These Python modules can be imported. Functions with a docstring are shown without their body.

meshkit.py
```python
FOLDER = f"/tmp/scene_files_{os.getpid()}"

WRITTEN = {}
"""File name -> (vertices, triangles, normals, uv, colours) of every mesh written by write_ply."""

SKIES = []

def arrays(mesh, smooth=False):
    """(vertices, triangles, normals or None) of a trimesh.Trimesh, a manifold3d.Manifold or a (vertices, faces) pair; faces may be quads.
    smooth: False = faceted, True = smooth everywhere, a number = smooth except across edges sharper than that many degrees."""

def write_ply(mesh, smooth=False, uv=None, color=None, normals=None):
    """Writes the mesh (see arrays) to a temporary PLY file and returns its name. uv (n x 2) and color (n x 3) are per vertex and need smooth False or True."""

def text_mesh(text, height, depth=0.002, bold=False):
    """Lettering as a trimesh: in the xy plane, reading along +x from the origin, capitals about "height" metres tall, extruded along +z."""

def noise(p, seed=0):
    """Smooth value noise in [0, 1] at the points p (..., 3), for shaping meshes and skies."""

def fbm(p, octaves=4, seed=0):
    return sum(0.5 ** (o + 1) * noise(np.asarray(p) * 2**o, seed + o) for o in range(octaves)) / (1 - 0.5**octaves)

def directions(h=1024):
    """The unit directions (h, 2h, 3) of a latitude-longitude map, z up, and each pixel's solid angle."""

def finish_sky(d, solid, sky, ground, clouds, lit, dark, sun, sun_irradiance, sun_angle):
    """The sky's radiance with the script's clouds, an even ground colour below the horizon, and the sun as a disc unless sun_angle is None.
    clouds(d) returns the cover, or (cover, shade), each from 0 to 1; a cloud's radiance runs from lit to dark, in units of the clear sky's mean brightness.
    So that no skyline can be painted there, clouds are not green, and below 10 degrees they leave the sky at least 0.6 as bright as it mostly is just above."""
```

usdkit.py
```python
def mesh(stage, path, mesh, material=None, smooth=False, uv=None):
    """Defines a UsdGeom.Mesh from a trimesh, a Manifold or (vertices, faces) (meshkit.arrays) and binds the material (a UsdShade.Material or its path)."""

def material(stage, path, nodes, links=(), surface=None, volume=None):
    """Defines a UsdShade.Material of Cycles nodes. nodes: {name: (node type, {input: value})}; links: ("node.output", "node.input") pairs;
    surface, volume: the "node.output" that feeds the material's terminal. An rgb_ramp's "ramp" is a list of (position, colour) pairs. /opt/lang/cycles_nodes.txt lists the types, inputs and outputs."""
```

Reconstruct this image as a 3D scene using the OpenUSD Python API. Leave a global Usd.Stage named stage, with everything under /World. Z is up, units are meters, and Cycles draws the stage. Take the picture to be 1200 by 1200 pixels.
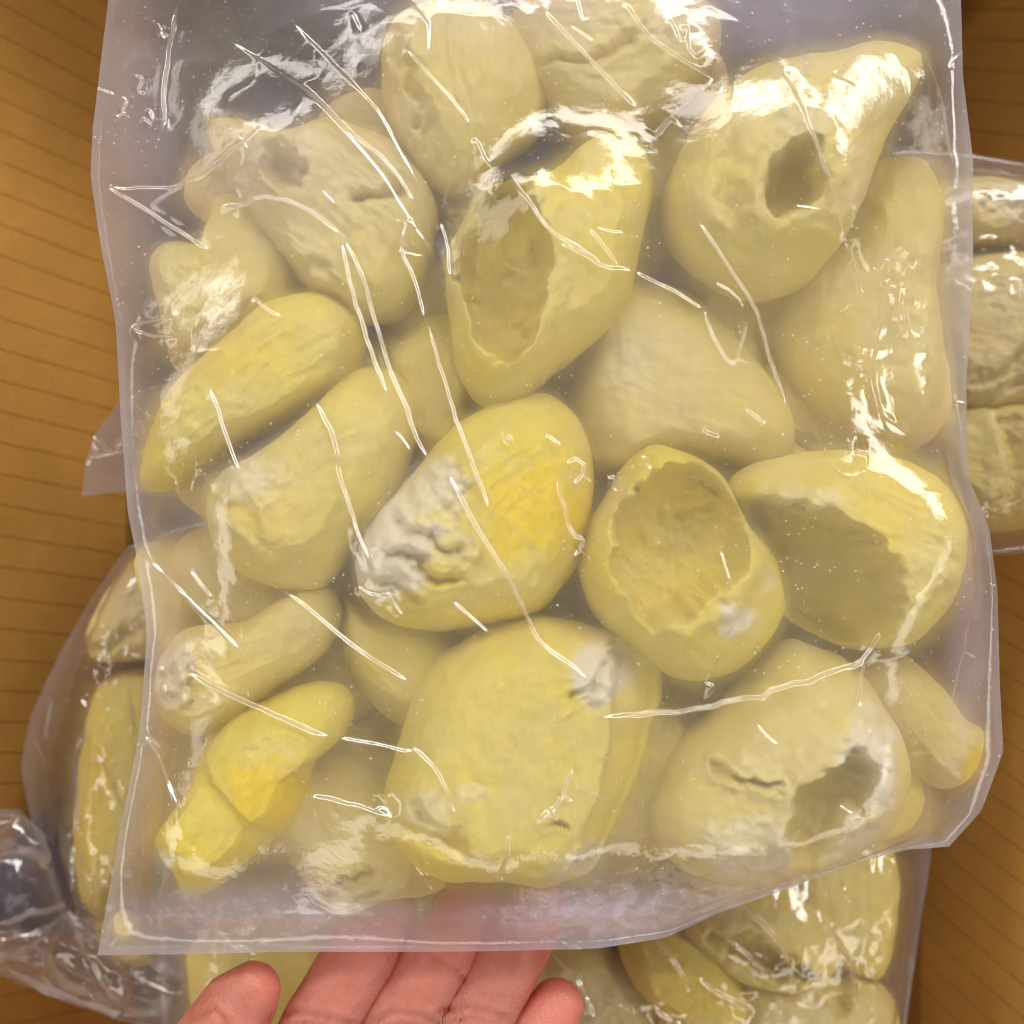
import math
import numpy as np
import trimesh
import manifold3d
from scipy import ndimage
from scipy.interpolate import splprep, splev
import usdkit
from meshkit import fbm, noise
from pxr import Gf, Sdf, Usd, UsdGeom, UsdLux, UsdShade, Vt

stage = Usd.Stage.CreateInMemory()
UsdGeom.SetStageUpAxis(stage, "Z")
UsdGeom.SetStageMetersPerUnit(stage, 1.0)
UsdGeom.Xform.Define(stage, "/World")
UsdGeom.Scope.Define(stage, "/World/Looks")

# ------------------------------------------------------------------ camera, lamps, exposure
CAM_Z, TAN = 0.30, 0.40
cam = UsdGeom.Camera.Define(stage, "/World/camera")
cam.AddTranslateOp().Set(Gf.Vec3d(0, 0, CAM_Z))
cam.CreateHorizontalApertureAttr(24.0)
cam.CreateVerticalApertureAttr(24.0)
cam.CreateFocalLengthAttr(30.0)
cam.CreateFStopAttr(9.0)
cam.CreateFocusDistanceAttr(CAM_Z - 0.012)
cam.CreateClippingRangeAttr((0.01, 100.0))
cam.CreateExposureAttr(0.42)

dome = UsdLux.DomeLight.Define(stage, "/World/room_light")
usdkit.material(stage, "/World/Looks/room_glow", {"b": ("background_shader", {"color": (1.0, 0.92, 0.86), "strength": 0.13})}, surface="b.background")
UsdShade.MaterialBindingAPI.Apply(dome.GetPrim()).Bind(UsdShade.Material.Get(stage, "/World/Looks/room_glow"))

LAMPS = []  # x, y, z, length, width, intensity, azimuth of the long side: rows of ceiling tubes all round
for az_, th_, it_ in ((42, 54, 1.5), (78, 50, 1.45), (118, 54, 1.0), (155, 56, 0.4), (205, 54, 0.55), (250, 56, 0.45), (300, 56, 0.45), (340, 54, 0.5)):
    a_, t_ = math.radians(az_), math.radians(th_)
    LAMPS.append((2.1 * math.sin(t_) * math.cos(a_), 2.1 * math.sin(t_) * math.sin(a_), 2.1 * math.cos(t_), 1.4, 0.30, it_, az_ + 90 - 20))
for i, (x, y, z, ln, wd, it, az) in enumerate(LAMPS):
    r = UsdLux.RectLight.Define(stage, "/World/ceiling_tube" + (f"_{i:03d}" if i else ""))
    d = Gf.Vec3d(-x, -y, -z).GetNormalized()
    zax = -d
    a = math.radians(az)
    xax = Gf.Vec3d(math.cos(a), math.sin(a), 0)
    yax = Gf.Cross(zax, xax).GetNormalized()
    xax = Gf.Cross(yax, zax).GetNormalized()
    m = Gf.Matrix4d(xax[0], xax[1], xax[2], 0, yax[0], yax[1], yax[2], 0, zax[0], zax[1], zax[2], 0, x, y, z, 1)
    r.AddTransformOp().Set(m)
    r.CreateWidthAttr(ln)
    r.CreateHeightAttr(wd)
    r.CreateIntensityAttr(8.6 * it)
    r.CreateColorAttr(Gf.Vec3f(1.0, 0.945, 0.87))


def P(px, py, z):
    """The point at height z seen at pixel (px, py) of the 1200-pixel photograph: how positions were measured."""
    s = TAN * (CAM_Z - z) / 600.0
    return np.stack(np.broadcast_arrays((np.asarray(px, float) - 600) * s, (600 - np.asarray(py, float)) * s, z), -1)


# ------------------------------------------------------------------ helpers
used = {}


def numbered(path):
    n = used.get(path, 0)
    used[path] = n + 1
    return path if n == 0 else f"{path}_{n:03d}"


def tag(prim, label=None, cat=None, group=None, kind=None):
    for k, v in (("label", label), ("category", cat), ("group", group), ("kind", kind)):
        if v:
            prim.SetCustomDataByKey(k, v)


def thing(name, label, cat, group=None, loc=(0, 0, 0)):
    x = UsdGeom.Xform.Define(stage, numbered("/World/" + name))
    x.AddTranslateOp().Set(Gf.Vec3d(*map(float, loc)))
    tag(x.GetPrim(), label, cat, group)
    x.origin = np.asarray(loc, float)
    return x


def part(name, v, f, mat, parent=None, smooth=True, uv=None, colors=None, label=None, loc=None):
    base = "/World" if parent is None else str(parent.GetPath())
    v = np.asarray(v, float)
    if parent is not None:
        v = v - parent.origin
    elif loc is not None:
        v = v - np.asarray(loc)
    m = usdkit.mesh(stage, numbered(base + "/" + name), (v, f), LOOK[mat], smooth=smooth, uv=uv)
    if parent is None and loc is not None:
        m.AddTranslateOp().Set(Gf.Vec3d(*map(float, loc)))
    if colors is not None:
        UsdGeom.PrimvarsAPI(m).CreatePrimvar("tint", Sdf.ValueTypeNames.Color3fArray, "vertex").Set(Vt.Vec3fArray.FromNumpy(np.asarray(colors, np.float32)))
    if label:
        m.GetPrim().SetCustomDataByKey("label", label)
    return m


def closed_spline(pts, n, s=0.0):
    p = np.asarray(pts, float)
    p = np.vstack([p, p[:1]])
    tck, _ = splprep(p.T, s=s, per=1, k=3)
    q = np.stack(splev(np.linspace(0, 1, 1500), tck), -1)
    L = np.r_[0, np.cumsum(np.linalg.norm(np.diff(q, axis=0), axis=1))]
    t = np.linspace(0, L[-1], n, endpoint=False)
    return np.stack([np.interp(t, L, q[:, k]) for k in range(2)], -1)


def resample(pts, n, smooth=0):
    q = np.asarray(pts, float)
    L = np.r_[0, np.cumsum(np.linalg.norm(np.diff(q, axis=0), axis=1))]
    t = np.linspace(0, L[-1], n)
    out = np.stack([np.interp(t, L, q[:, k]) for k in range(q.shape[1])], -1)
    if smooth:
        e = out[[0, -1]].copy()
        out = ndimage.gaussian_filter1d(out, smooth, axis=0, mode="nearest")
        out[[0, -1]] = e
    return out


def dist_line(p, line):
    """Distance of the points p (n, 2) to a polyline, and how far along it (0..1) the nearest point lies."""
    line = np.asarray(line, float)
    best, along = np.full(len(p), 1e9), np.zeros(len(p))
    L = np.r_[0, np.cumsum(np.linalg.norm(np.diff(line, axis=0), axis=1))]
    for i in range(len(line) - 1):
        a, b = line[i], line[i + 1]
        ab = b - a
        t = np.clip(((p - a) @ ab) / (ab @ ab + 1e-12), 0, 1)
        d = np.linalg.norm(p - a - t[:, None] * ab, axis=1)
        k = d < best
        best[k], along[k] = d[k], ((L[i] + t * (L[i + 1] - L[i])) / L[-1])[k]
    return best, along


def inside(p, poly):
    x, y = p[:, 0], p[:, 1]
    r = np.zeros(len(p), bool)
    j = len(poly) - 1
    for i in range(len(poly)):
        (xi, yi), (xj, yj) = poly[i], poly[j]
        r ^= ((yi > y) != (yj > y)) & (x < (xj - xi) * (y - yi) / (yj - yi + 1e-15) + xi)
        j = i
    return r


def sdist(p, poly):
    d, _ = dist_line(p, np.vstack([poly, poly[:1]]))
    return np.where(inside(p, poly), d, -d)


def sstep(a, b, x):
    t = np.clip((x - a) / (b - a), 0, 1)
    return t * t * (3 - 2 * t)


# ------------------------------------------------------------------ materials
LOOK = {}


def look(name, nodes, links, surface):
    LOOK[name] = usdkit.material(stage, "/World/Looks/" + name, nodes, links, surface=surface)


def fruit_look(name, pale, yellow, ripe, frost):
    look(name, {
        "geo": ("texture_coordinate", {}),
        "a": ("attribute", {"attribute": "tint"}),
        "s": ("separate_color", {}),
        "n1": ("noise_texture", {"scale": 70.0, "detail": 5.0, "roughness": 0.6}),
        "n2": ("noise_texture", {"scale": 420.0, "detail": 4.0, "roughness": 0.65}),
        "n3": ("noise_texture", {"scale": 1500.0, "detail": 3.0, "roughness": 0.7}),
        "st": ("mapping", {"scale": (1.0, 0.22, 1.0), "rotation": (0, 0, 0.5)}),
        "n4": ("noise_texture", {"scale": 520.0, "detail": 4.0, "roughness": 0.6, "distortion": 0.6}),
        "tone": ("math", {"math_type": "multiply_add", "value2": 1.4, "value3": -0.7}),
        "tsum": ("math", {"math_type": "add", "use_clamp": True}),
        "base": ("mix", {"color1": pale, "color2": yellow}),
        "rmix": ("mix", {"color2": ripe}),
        "fr0": ("math", {"math_type": "multiply_add", "value2": 1.3, "value3": -0.65}),
        "fr1": ("math", {"math_type": "add", "use_clamp": True}),
        "fr2": ("math", {"math_type": "multiply", "value2": 1.0, "use_clamp": True}),
        "fmix": ("mix", {"color2": frost}),
        "mot": ("map_range", {"from_min": 0.3, "from_max": 0.7, "to_min": 0.93, "to_max": 1.03}),
        "mul": ("mix", {"mix_type": "multiply", "fac": 1.0}),
        "b1": ("math", {"math_type": "multiply_add", "value2": 0.5}),
        "b2": ("math", {"math_type": "multiply_add", "value2": 0.35}),
        "bp": ("bump", {"strength": 0.28, "distance": 0.0009}),
        "p": ("principled_bsdf", {"roughness": 0.62, "specular_ior_level": 0.3, "subsurface_weight": 0.0}),
    }, [("geo.object", "n1.vector"), ("geo.object", "n2.vector"), ("geo.object", "n3.vector"), ("geo.object", "st.vector"), ("st.vector", "n4.vector"),
        ("a.color", "s.color"), ("n1.fac", "tone.value1"), ("tone.value", "tsum.value1"), ("s.b", "tsum.value2"), ("tsum.value", "base.fac"),
        ("s.g", "rmix.fac"), ("base.color", "rmix.color1"), ("n2.fac", "fr0.value1"), ("fr0.value", "fr1.value1"), ("s.r", "fr1.value2"),
        ("fr1.value", "fr2.value1"), ("s.r", "fr2.value2"), ("fr2.value", "fmix.fac"), ("rmix.color", "fmix.color1"),
        ("n4.fac", "mot.value"), ("fmix.color", "mul.color1"), ("mot.result", "mul.color2"),
        ("n2.fac", "b1.value1"), ("n4.fac", "b1.value3"), ("n3.fac", "b2.value1"), ("b1.value", "b2.value3"), ("b2.value", "bp.height"),
        ("mul.color", "p.base_color"), ("bp.normal", "p.normal")], "p.BSDF")


fruit_look("frozen_flesh", (0.665, 0.55, 0.26), (0.74, 0.615, 0.09), (0.82, 0.60, 0.012), (0.77, 0.71, 0.57))


def film_look(name, haze, haze_color, ior, rough, tint, frost_amt, matte=0.0):
    """Thin clear plastic: mostly see-through, glossy by fresnel, a little milky with lavender reflections put into its colour, with frosty patches and fine scratches."""
    look(name, {
        "geo": ("texture_coordinate", {}),
        "a": ("attribute", {"attribute": "tint"}),
        "s": ("separate_color", {}),
        "lw": ("layer_weight", {"blend": 0.5}),
        "pw": ("math", {"math_type": "power", "value2": 5.0}),
        "fres": ("math", {"math_type": "multiply_add", "value2": 1.0 - ior, "value3": ior, "use_clamp": True}),
        "nb": ("noise_texture", {"scale": 900.0, "detail": 3.0, "roughness": 0.6}),
        "nc": ("noise_texture", {"scale": 150.0, "detail": 3.0, "roughness": 0.55}),
        "rg": ("map_range", {"from_min": 0.0, "from_max": 1.0, "to_min": rough, "to_max": 0.24, "clamp": True}),
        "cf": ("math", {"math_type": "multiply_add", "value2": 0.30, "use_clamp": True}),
        "ch": ("math", {"math_type": "multiply_add", "value2": 0.42, "use_clamp": True}),  # crease highlight painted in as white haze
        "badd": ("math", {"math_type": "multiply_add", "value2": 0.3}),
        "bp": ("bump", {"strength": 0.22, "distance": 0.0005}),
        "n1": ("noise_texture", {"scale": 38.0, "detail": 4.0, "roughness": 0.6}),
        "h": ("map_range", {"from_min": 0.35, "from_max": 0.75, "to_min": haze * 0.65, "to_max": haze * 1.5, "clamp": True}),
        "n2": ("noise_texture", {"scale": 260.0, "detail": 6.0, "roughness": 0.72, "distortion": 0.4}),
        "fm": ("math", {"math_type": "multiply_add", "value2": 2.4, "value3": -1.55}),
        "fs": ("math", {"math_type": "add", "use_clamp": True}),
        "fa": ("math", {"math_type": "multiply", "value2": frost_amt, "use_clamp": True}),
        "hs": ("math", {"math_type": "add", "use_clamp": True}),
        "hg": ("math", {"math_type": "add", "use_clamp": True}),
        "tr": ("transparent_bsdf", {"color": tint}),
        "gl": ("glossy_bsdf", {"color": (1, 1, 1), "roughness": rough}),
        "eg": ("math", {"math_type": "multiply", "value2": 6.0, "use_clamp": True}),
        "hc": ("mix", {"color1": haze_color, "color2": (0.80, 0.74, 0.93)}),  # lavender of reflected lamplight, put into the film colour
        "vs": ("voronoi_texture", {"scale": 620.0, "randomness": 1.0}),
        "vr": ("map_range", {"from_min": 0.10, "from_max": 0.20, "to_min": 1.0, "to_max": 0.0, "clamp": True}),
        "vg": ("map_range", {"from_min": 0.48, "from_max": 0.62, "to_min": 0.0, "to_max": 0.7, "clamp": True}),
        "vm": ("math", {"math_type": "multiply"}),
        "va": ("math", {"math_type": "add", "use_clamp": True}),
        "df": ("diffuse_bsdf", {}),
        "tl": ("translucent_bsdf", {}),
        "dm": ("mix_closure", {"fac": 0.4}),
        "rf": ("refraction_bsdf", {"color": tint, "roughness": 0.62, "IOR": 1.3}),
        "m0": ("mix_closure", {"fac": matte}),
        "m1": ("mix_closure", {}),
        "m2": ("mix_closure", {}),
    }, [("geo.object", "nb.vector"), ("geo.object", "nc.vector"), ("geo.object", "n1.vector"), ("geo.object", "n2.vector"), ("a.color", "s.color"),
        ("nb.fac", "badd.value1"), ("nc.fac", "badd.value3"), ("badd.value", "bp.height"), ("bp.normal", "gl.normal"),
        ("n1.fac", "h.value"), ("n2.fac", "fm.value1"), ("fm.value", "fs.value1"), ("s.r", "fs.value2"), ("fs.value", "fa.value1"),
        ("h.result", "hs.value1"), ("fa.value", "hs.value2"), ("hs.value", "hg.value1"), ("s.g", "hg.value2"),
        ("df.BSDF", "dm.closure1"), ("tl.BSDF", "dm.closure2"),
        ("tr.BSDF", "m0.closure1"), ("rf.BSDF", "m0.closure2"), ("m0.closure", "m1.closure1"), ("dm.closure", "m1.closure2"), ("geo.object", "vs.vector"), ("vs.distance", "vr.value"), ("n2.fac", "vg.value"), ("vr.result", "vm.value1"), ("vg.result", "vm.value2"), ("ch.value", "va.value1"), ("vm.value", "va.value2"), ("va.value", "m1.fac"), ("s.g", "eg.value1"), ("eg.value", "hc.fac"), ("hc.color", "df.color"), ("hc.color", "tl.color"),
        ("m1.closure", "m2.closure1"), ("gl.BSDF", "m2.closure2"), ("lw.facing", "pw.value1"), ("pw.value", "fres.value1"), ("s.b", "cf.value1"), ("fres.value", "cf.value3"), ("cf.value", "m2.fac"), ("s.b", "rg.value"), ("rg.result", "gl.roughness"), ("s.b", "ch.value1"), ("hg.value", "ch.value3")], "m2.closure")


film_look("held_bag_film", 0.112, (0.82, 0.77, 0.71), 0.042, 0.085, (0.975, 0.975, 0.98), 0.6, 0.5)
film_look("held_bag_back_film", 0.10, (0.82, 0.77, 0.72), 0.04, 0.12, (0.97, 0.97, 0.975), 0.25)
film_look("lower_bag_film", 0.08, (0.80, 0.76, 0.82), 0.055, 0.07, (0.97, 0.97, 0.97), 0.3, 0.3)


def card_look(name, base, line, dark):
    """Brown board: uv in metres, u along the flutes, v across them."""
    look(name, {
        "uv": ("texture_coordinate", {}),
        "map": ("mapping", {"scale": (14.0, 1.0, 1.0)}),
        "wob": ("noise_texture", {"scale": 1.0, "detail": 2.0}),
        "sx": ("separate_xyz", {}),
        "w1": ("math", {"math_type": "multiply_add", "value2": 0.0006}),
        "dv": ("math", {"math_type": "divide", "value2": 0.0098}),
        "fr": ("math", {"math_type": "fraction"}),
        "c": ("math", {"math_type": "subtract", "value2": 0.5}),
        "ab": ("math", {"math_type": "absolute"}),
        "ln": ("map_range", {"range_type": "smoothstep", "from_min": 0.018, "from_max": 0.06, "to_min": 1.0, "to_max": 0.0, "clamp": True}),
        "mp2": ("mapping", {"scale": (420.0, 60.0, 1.0)}),
        "brk": ("noise_texture", {"scale": 1.0, "detail": 2.0}),
        "br": ("map_range", {"from_min": 0.38, "from_max": 0.62, "to_min": 0.5, "to_max": 1.0, "clamp": True}),
        "lm": ("math", {"math_type": "multiply"}),
        "ls": ("math", {"math_type": "multiply", "value2": dark}),
        "n1": ("noise_texture", {"scale": 22.0, "detail": 5.0, "roughness": 0.6}),
        "n2": ("noise_texture", {"scale": 900.0, "detail": 3.0, "roughness": 0.7}),
        "cr": ("rgb_ramp", {"ramp": [(0.3, tuple(c * 0.86 for c in base)), (0.7, tuple(c * 1.1 for c in base))]}),
        "g": ("map_range", {"from_min": 0.3, "from_max": 0.7, "to_min": 0.86, "to_max": 1.1}),
        "gm": ("mix", {"mix_type": "multiply", "fac": 1.0}),
        "mx": ("mix", {"color2": line}),
        "hh": ("math", {"math_type": "multiply_add", "value2": -1.0}),
        "bp": ("bump", {"strength": 0.5, "distance": 0.0006}),
        "p": ("principled_bsdf", {"roughness": 0.7, "specular_ior_level": 0.25}),
    }, [("uv.UV", "map.vector"), ("map.vector", "wob.vector"), ("uv.UV", "sx.vector"), ("wob.fac", "w1.value1"), ("sx.y", "w1.value3"), ("w1.value", "dv.value1"),
        ("dv.value", "fr.value1"), ("fr.value", "c.value1"), ("c.value", "ab.value1"), ("ab.value", "ln.value"),
        ("uv.UV", "mp2.vector"), ("mp2.vector", "brk.vector"), ("brk.fac", "br.value"), ("ln.result", "lm.value1"), ("br.result", "lm.value2"), ("lm.value", "ls.value1"),
        ("uv.UV", "n1.vector"), ("uv.UV", "n2.vector"), ("n1.fac", "cr.fac"), ("n2.fac", "g.value"), ("cr.color", "gm.color1"), ("g.result", "gm.color2"),
        ("gm.color", "mx.color1"), ("ls.value", "mx.fac"), ("ln.result", "hh.value1"), ("n2.fac", "hh.value3"), ("hh.value", "bp.height"),
        ("mx.color", "p.base_color"), ("bp.normal", "p.normal")], "p.BSDF")


card_look("brown_board", (0.55, 0.285, 0.065), (0.18, 0.075, 0.018), 0.42)
look("blue_sheet", {
    "geo": ("texture_coordinate", {}),
    "n": ("noise_texture", {"scale": 60.0, "detail": 4.0}),
    "r": ("rgb_ramp", {"ramp": [(0.3, (0.010, 0.022, 0.065)), (0.7, (0.040, 0.036, 0.16))]}),
    "p": ("principled_bsdf", {"roughness": 0.3}),
}, [("geo.object", "n.vector"), ("n.fac", "r.fac"), ("r.color", "p.base_color")], "p.BSDF")
look("table_grey", {
    "geo": ("texture_coordinate", {}),
    "n": ("noise_texture", {"scale": 30.0, "detail": 4.0}),
    "r": ("rgb_ramp", {"ramp": [(0.3, (0.22, 0.2, 0.18)), (0.7, (0.3, 0.28, 0.25))]}),
    "p": ("principled_bsdf", {"roughness": 0.6}),
}, [("geo.object", "n.vector"), ("n.fac", "r.fac"), ("r.color", "p.base_color")], "p.BSDF")
look("skin", {
    "geo": ("texture_coordinate", {}),
    "a": ("attribute", {"attribute": "tint"}),
    "s": ("separate_color", {}),
    "n1": ("noise_texture", {"scale": 140.0, "detail": 4.0, "roughness": 0.6}),
    "v": ("voronoi_texture", {"scale": 1500.0}),
    "w": ("wave_texture", {"wave_type": "bands", "bands_direction": "diagonal", "scale": 330.0, "distortion": 5.0, "detail": 2.0, "detail_scale": 0.6}),
    "r": ("rgb_ramp", {"ramp": [(0.3, (0.37, 0.115, 0.09)), (0.72, (0.49, 0.19, 0.145))]}),
    "bl": ("mix", {"color2": (0.60, 0.17, 0.13)}),
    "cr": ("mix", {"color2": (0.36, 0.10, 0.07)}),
    "h": ("math", {"math_type": "multiply_add", "value2": 0.35}),
    "bp": ("bump", {"strength": 0.22, "distance": 0.0005}),
    "p": ("principled_bsdf", {"roughness": 0.45, "specular_ior_level": 0.4, "subsurface_weight": 0.35, "subsurface_scale": 0.004, "subsurface_radius": (1.0, 0.3, 0.18)}),
}, [("geo.object", "n1.vector"), ("geo.object", "v.vector"), ("geo.object", "w.vector"), ("a.color", "s.color"), ("n1.fac", "r.fac"), ("r.color", "bl.color1"), ("s.r", "bl.fac"),
    ("bl.color", "cr.color1"), ("s.g", "cr.fac"), ("w.fac", "h.value1"), ("v.distance", "h.value3"), ("h.value", "bp.height"), ("cr.color", "p.base_color"), ("bp.normal", "p.normal")], "p.BSDF")

# ------------------------------------------------------------------ the setting and the box
zt = -0.172
t = 2.5
part("tabletop", [(-t, -t, zt), (t, -t, zt), (t, t, zt), (-t, t, zt)], [(0, 1, 2), (0, 2, 3)], "table_grey", smooth=False)
tag(stage.GetPrimAtPath("/World/tabletop"), "grey tabletop under the cardboard box", "table", kind="structure")

box = thing("cardboard_box", "open brown cardboard box with ruled lines on its walls, holding all the bags", "box", loc=(0, 0, zt))
FL, RIM, KNEE = -0.195, 0.06, -0.150
fx0, fx1, fy0, fy1 = -0.132, 0.146, -0.30, 0.20
sl, sr, st_, sb = 0.70, 0.50, 0.45, 0.3           # how far each wall leans out per metre of height


def wall(corner0, corner1, lean, line_dir_uv, name="wall"):
    """A leaning board from corner0 to corner1 (floor line) up to the rim, gently bowed, 4 mm thick; uv in metres."""
    a, b = np.array([*corner0, FL]), np.array([*corner1, FL])
    n1, n2 = 40, 30
    along = (b - a) / np.linalg.norm(b - a)
    up = np.array([lean[0], lean[1], 1.0]) * (RIM - FL)
    steep = np.array([lean[0], lean[1], 0.0])
    nrm = np.cross(along, up / np.linalg.norm(up))
    S, T = np.meshgrid(np.linspace(-0.25, 1.25, n1), np.linspace(0, 1, n2), indexing="ij")
    zz_ = FL + T * (RIM - FL)
    out = np.where(zz_ > KNEE, zz_ - KNEE, 0.0) + 0.15 * (np.minimum(zz_, KNEE) - KNEE)      # upright below, flaring above
    p = a + S[..., None] * (b - a) + np.stack([out * lean[0], out * lean[1], zz_ - FL], -1)
    bow = (0.004 * np.sin(np.pi * np.clip(S, 0, 1)) * T + 0.004 * (fbm(p * 14, 2, 3) - 0.5))[..., None] * nrm
    p = p - bow
    lu, lv = line_dir_uv
    X, Y = S * np.linalg.norm(b - a), T * np.linalg.norm(up)
    uv = np.stack([X * lu + Y * lv, -X * lv + Y * lu], -1).reshape(-1, 2)
    i, j = np.meshgrid(np.arange(n1 - 1), np.arange(n2 - 1), indexing="ij")
    q = np.stack([i * n2 + j, (i + 1) * n2 + j, (i + 1) * n2 + j + 1, i * n2 + j + 1], -1).reshape(-1, 4)
    front, back = p.reshape(-1, 3), (p - 0.004 * nrm * -1).reshape(-1, 3)
    N = len(front)
    rim = []
    edge = np.r_[np.arange(n1) * n2 + n2 - 1]
    for k in range(n1 - 1):
        rim.append((edge[k], edge[k + 1], edge[k + 1] + N, edge[k] + N))
    e0 = np.arange(n2)
    for base in (0, (n1 - 1) * n2):
        for k in range(n2 - 1):
            rim.append((base + e0[k], base + e0[k + 1], base + e0[k + 1] + N, base + e0[k] + N))
    q = np.vstack([q, q[:, ::-1] + N, np.array(rim)])
    tri = np.vstack([q[:, [0, 1, 2]], q[:, [0, 2, 3]]])
    part(name, np.vstack([front, back]), tri, "brown_board", box, smooth=35, uv=None) if False else part(name, np.vstack([front, back]), tri, "brown_board", box, smooth=False, uv=np.vstack([uv, uv]))


wall((fx0, fy1), (fx0 - 0.012, fy0), (-sl, 0), (-0.15, 0.99))
wall((fx1 - 0.006, fy0), (fx1 + 0.012, fy1), (sr, 0), (-0.34, 0.94))
wall((fx1, fy1), (fx0, fy1), (0, st_), (0.0, 1.0))
wall((fx0, fy0), (fx1, fy0), (0, -sb), (0.0, 1.0))
fl = np.array([(fx0 - 0.02, fy0 - 0.02), (fx1 + 0.02, fy0 - 0.02), (fx1 + 0.02, fy1 + 0.02), (fx0 - 0.02, fy1 + 0.02)])
fv = np.vstack([np.c_[fl, np.full(4, FL - 0.001)], np.c_[fl, np.full(4, FL - 0.005)]])
part("bottom_panel", fv, np.array([(0, 1, 2), (0, 2, 3), (4, 6, 5), (4, 7, 6), (0, 4, 5), (0, 5, 1), (1, 5, 6), (1, 6, 2), (2, 6, 7), (2, 7, 3), (3, 7, 4), (3, 4, 0)]), "brown_board", box, smooth=False,
     uv=np.vstack([np.c_[fl[:, 0] * 0.8 + fl[:, 1] * 0.6, fl[:, 1] * 0.8 - fl[:, 0] * 0.6]] * 2))

# dark blue sheet under the bags, crumpled up against the far wall
n = 150


def coons(top, right, bottom, left, nu, nv, sm=2):
    """A patch between four edge lines: top and bottom run left to right, left and right run top to bottom."""
    T, B = resample(top, nu, sm), resample(bottom, nu, sm)
    Lf, R = resample(left, nv, sm), resample(right, nv, sm)
    u, v = np.linspace(0, 1, nu)[:, None, None], np.linspace(0, 1, nv)[None, :, None]
    S = (1 - v) * T[:, None] + v * B[:, None] + (1 - u) * Lf[None] + u * R[None]
    return S - ((1 - u) * (1 - v) * T[0] + u * (1 - v) * T[-1] + (1 - u) * v * B[0] + u * v * B[-1])


S = coons([(-0.062, 0.262), (0.02, 0.258), (0.138, 0.262)], [(0.138, 0.262), (0.134, 0.1), (0.130, 0.0), (0.128, -0.165)], [(-0.120, -0.150), (-0.05, -0.158), (0.05, -0.17), (0.128, -0.165)],
          [(-0.062, 0.262), (-0.072, 0.19), (-0.098, 0.135), (-0.116, 0.09), (-0.122, 0.0), (-0.132, -0.07), (-0.165, -0.112), (-0.165, -0.132), (-0.120, -0.150)], n, n, 3)[:, ::-1]
X, Y = S[..., 0] + 0.006 * (fbm(np.dstack([S * 40, 0 * S[..., :1]]), 2, 8) - 0.5), S[..., 1]
q = np.stack([X, Y, 0 * X], -1)
Z = -0.160 + 0.006 + 0.016 * fbm(q * 26, 3, 5) + 0.010 * np.abs(fbm(q * 45, 2, 6) - 0.5)
Z = Z + np.maximum(0, Y - 0.165) * 1.9
Z = np.maximum(Z, FL + 0.004 + np.maximum(0, (fx0 - X) / sl + KNEE - FL + 0.004) * (X < fx0))
i, j = np.meshgrid(np.arange(n - 1), np.arange(n - 1), indexing="ij")
quad = np.stack([i * n + j, (i + 1) * n + j, (i + 1) * n + j + 1, i * n + j + 1], -1).reshape(-1, 4)
part("blue_sheet", np.stack([X, Y, Z], -1).reshape(-1, 3), np.vstack([quad[:, [0, 1, 2]], quad[:, [0, 2, 3]]]), "blue_sheet")
tag(stage.GetPrimAtPath("/World/blue_sheet"), "crumpled dark blue sheet lining the box under the bags", "liner")

# ------------------------------------------------------------------ fruit pieces
NT, NS, NB = 170, 76, 14
seed = [100]


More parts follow.
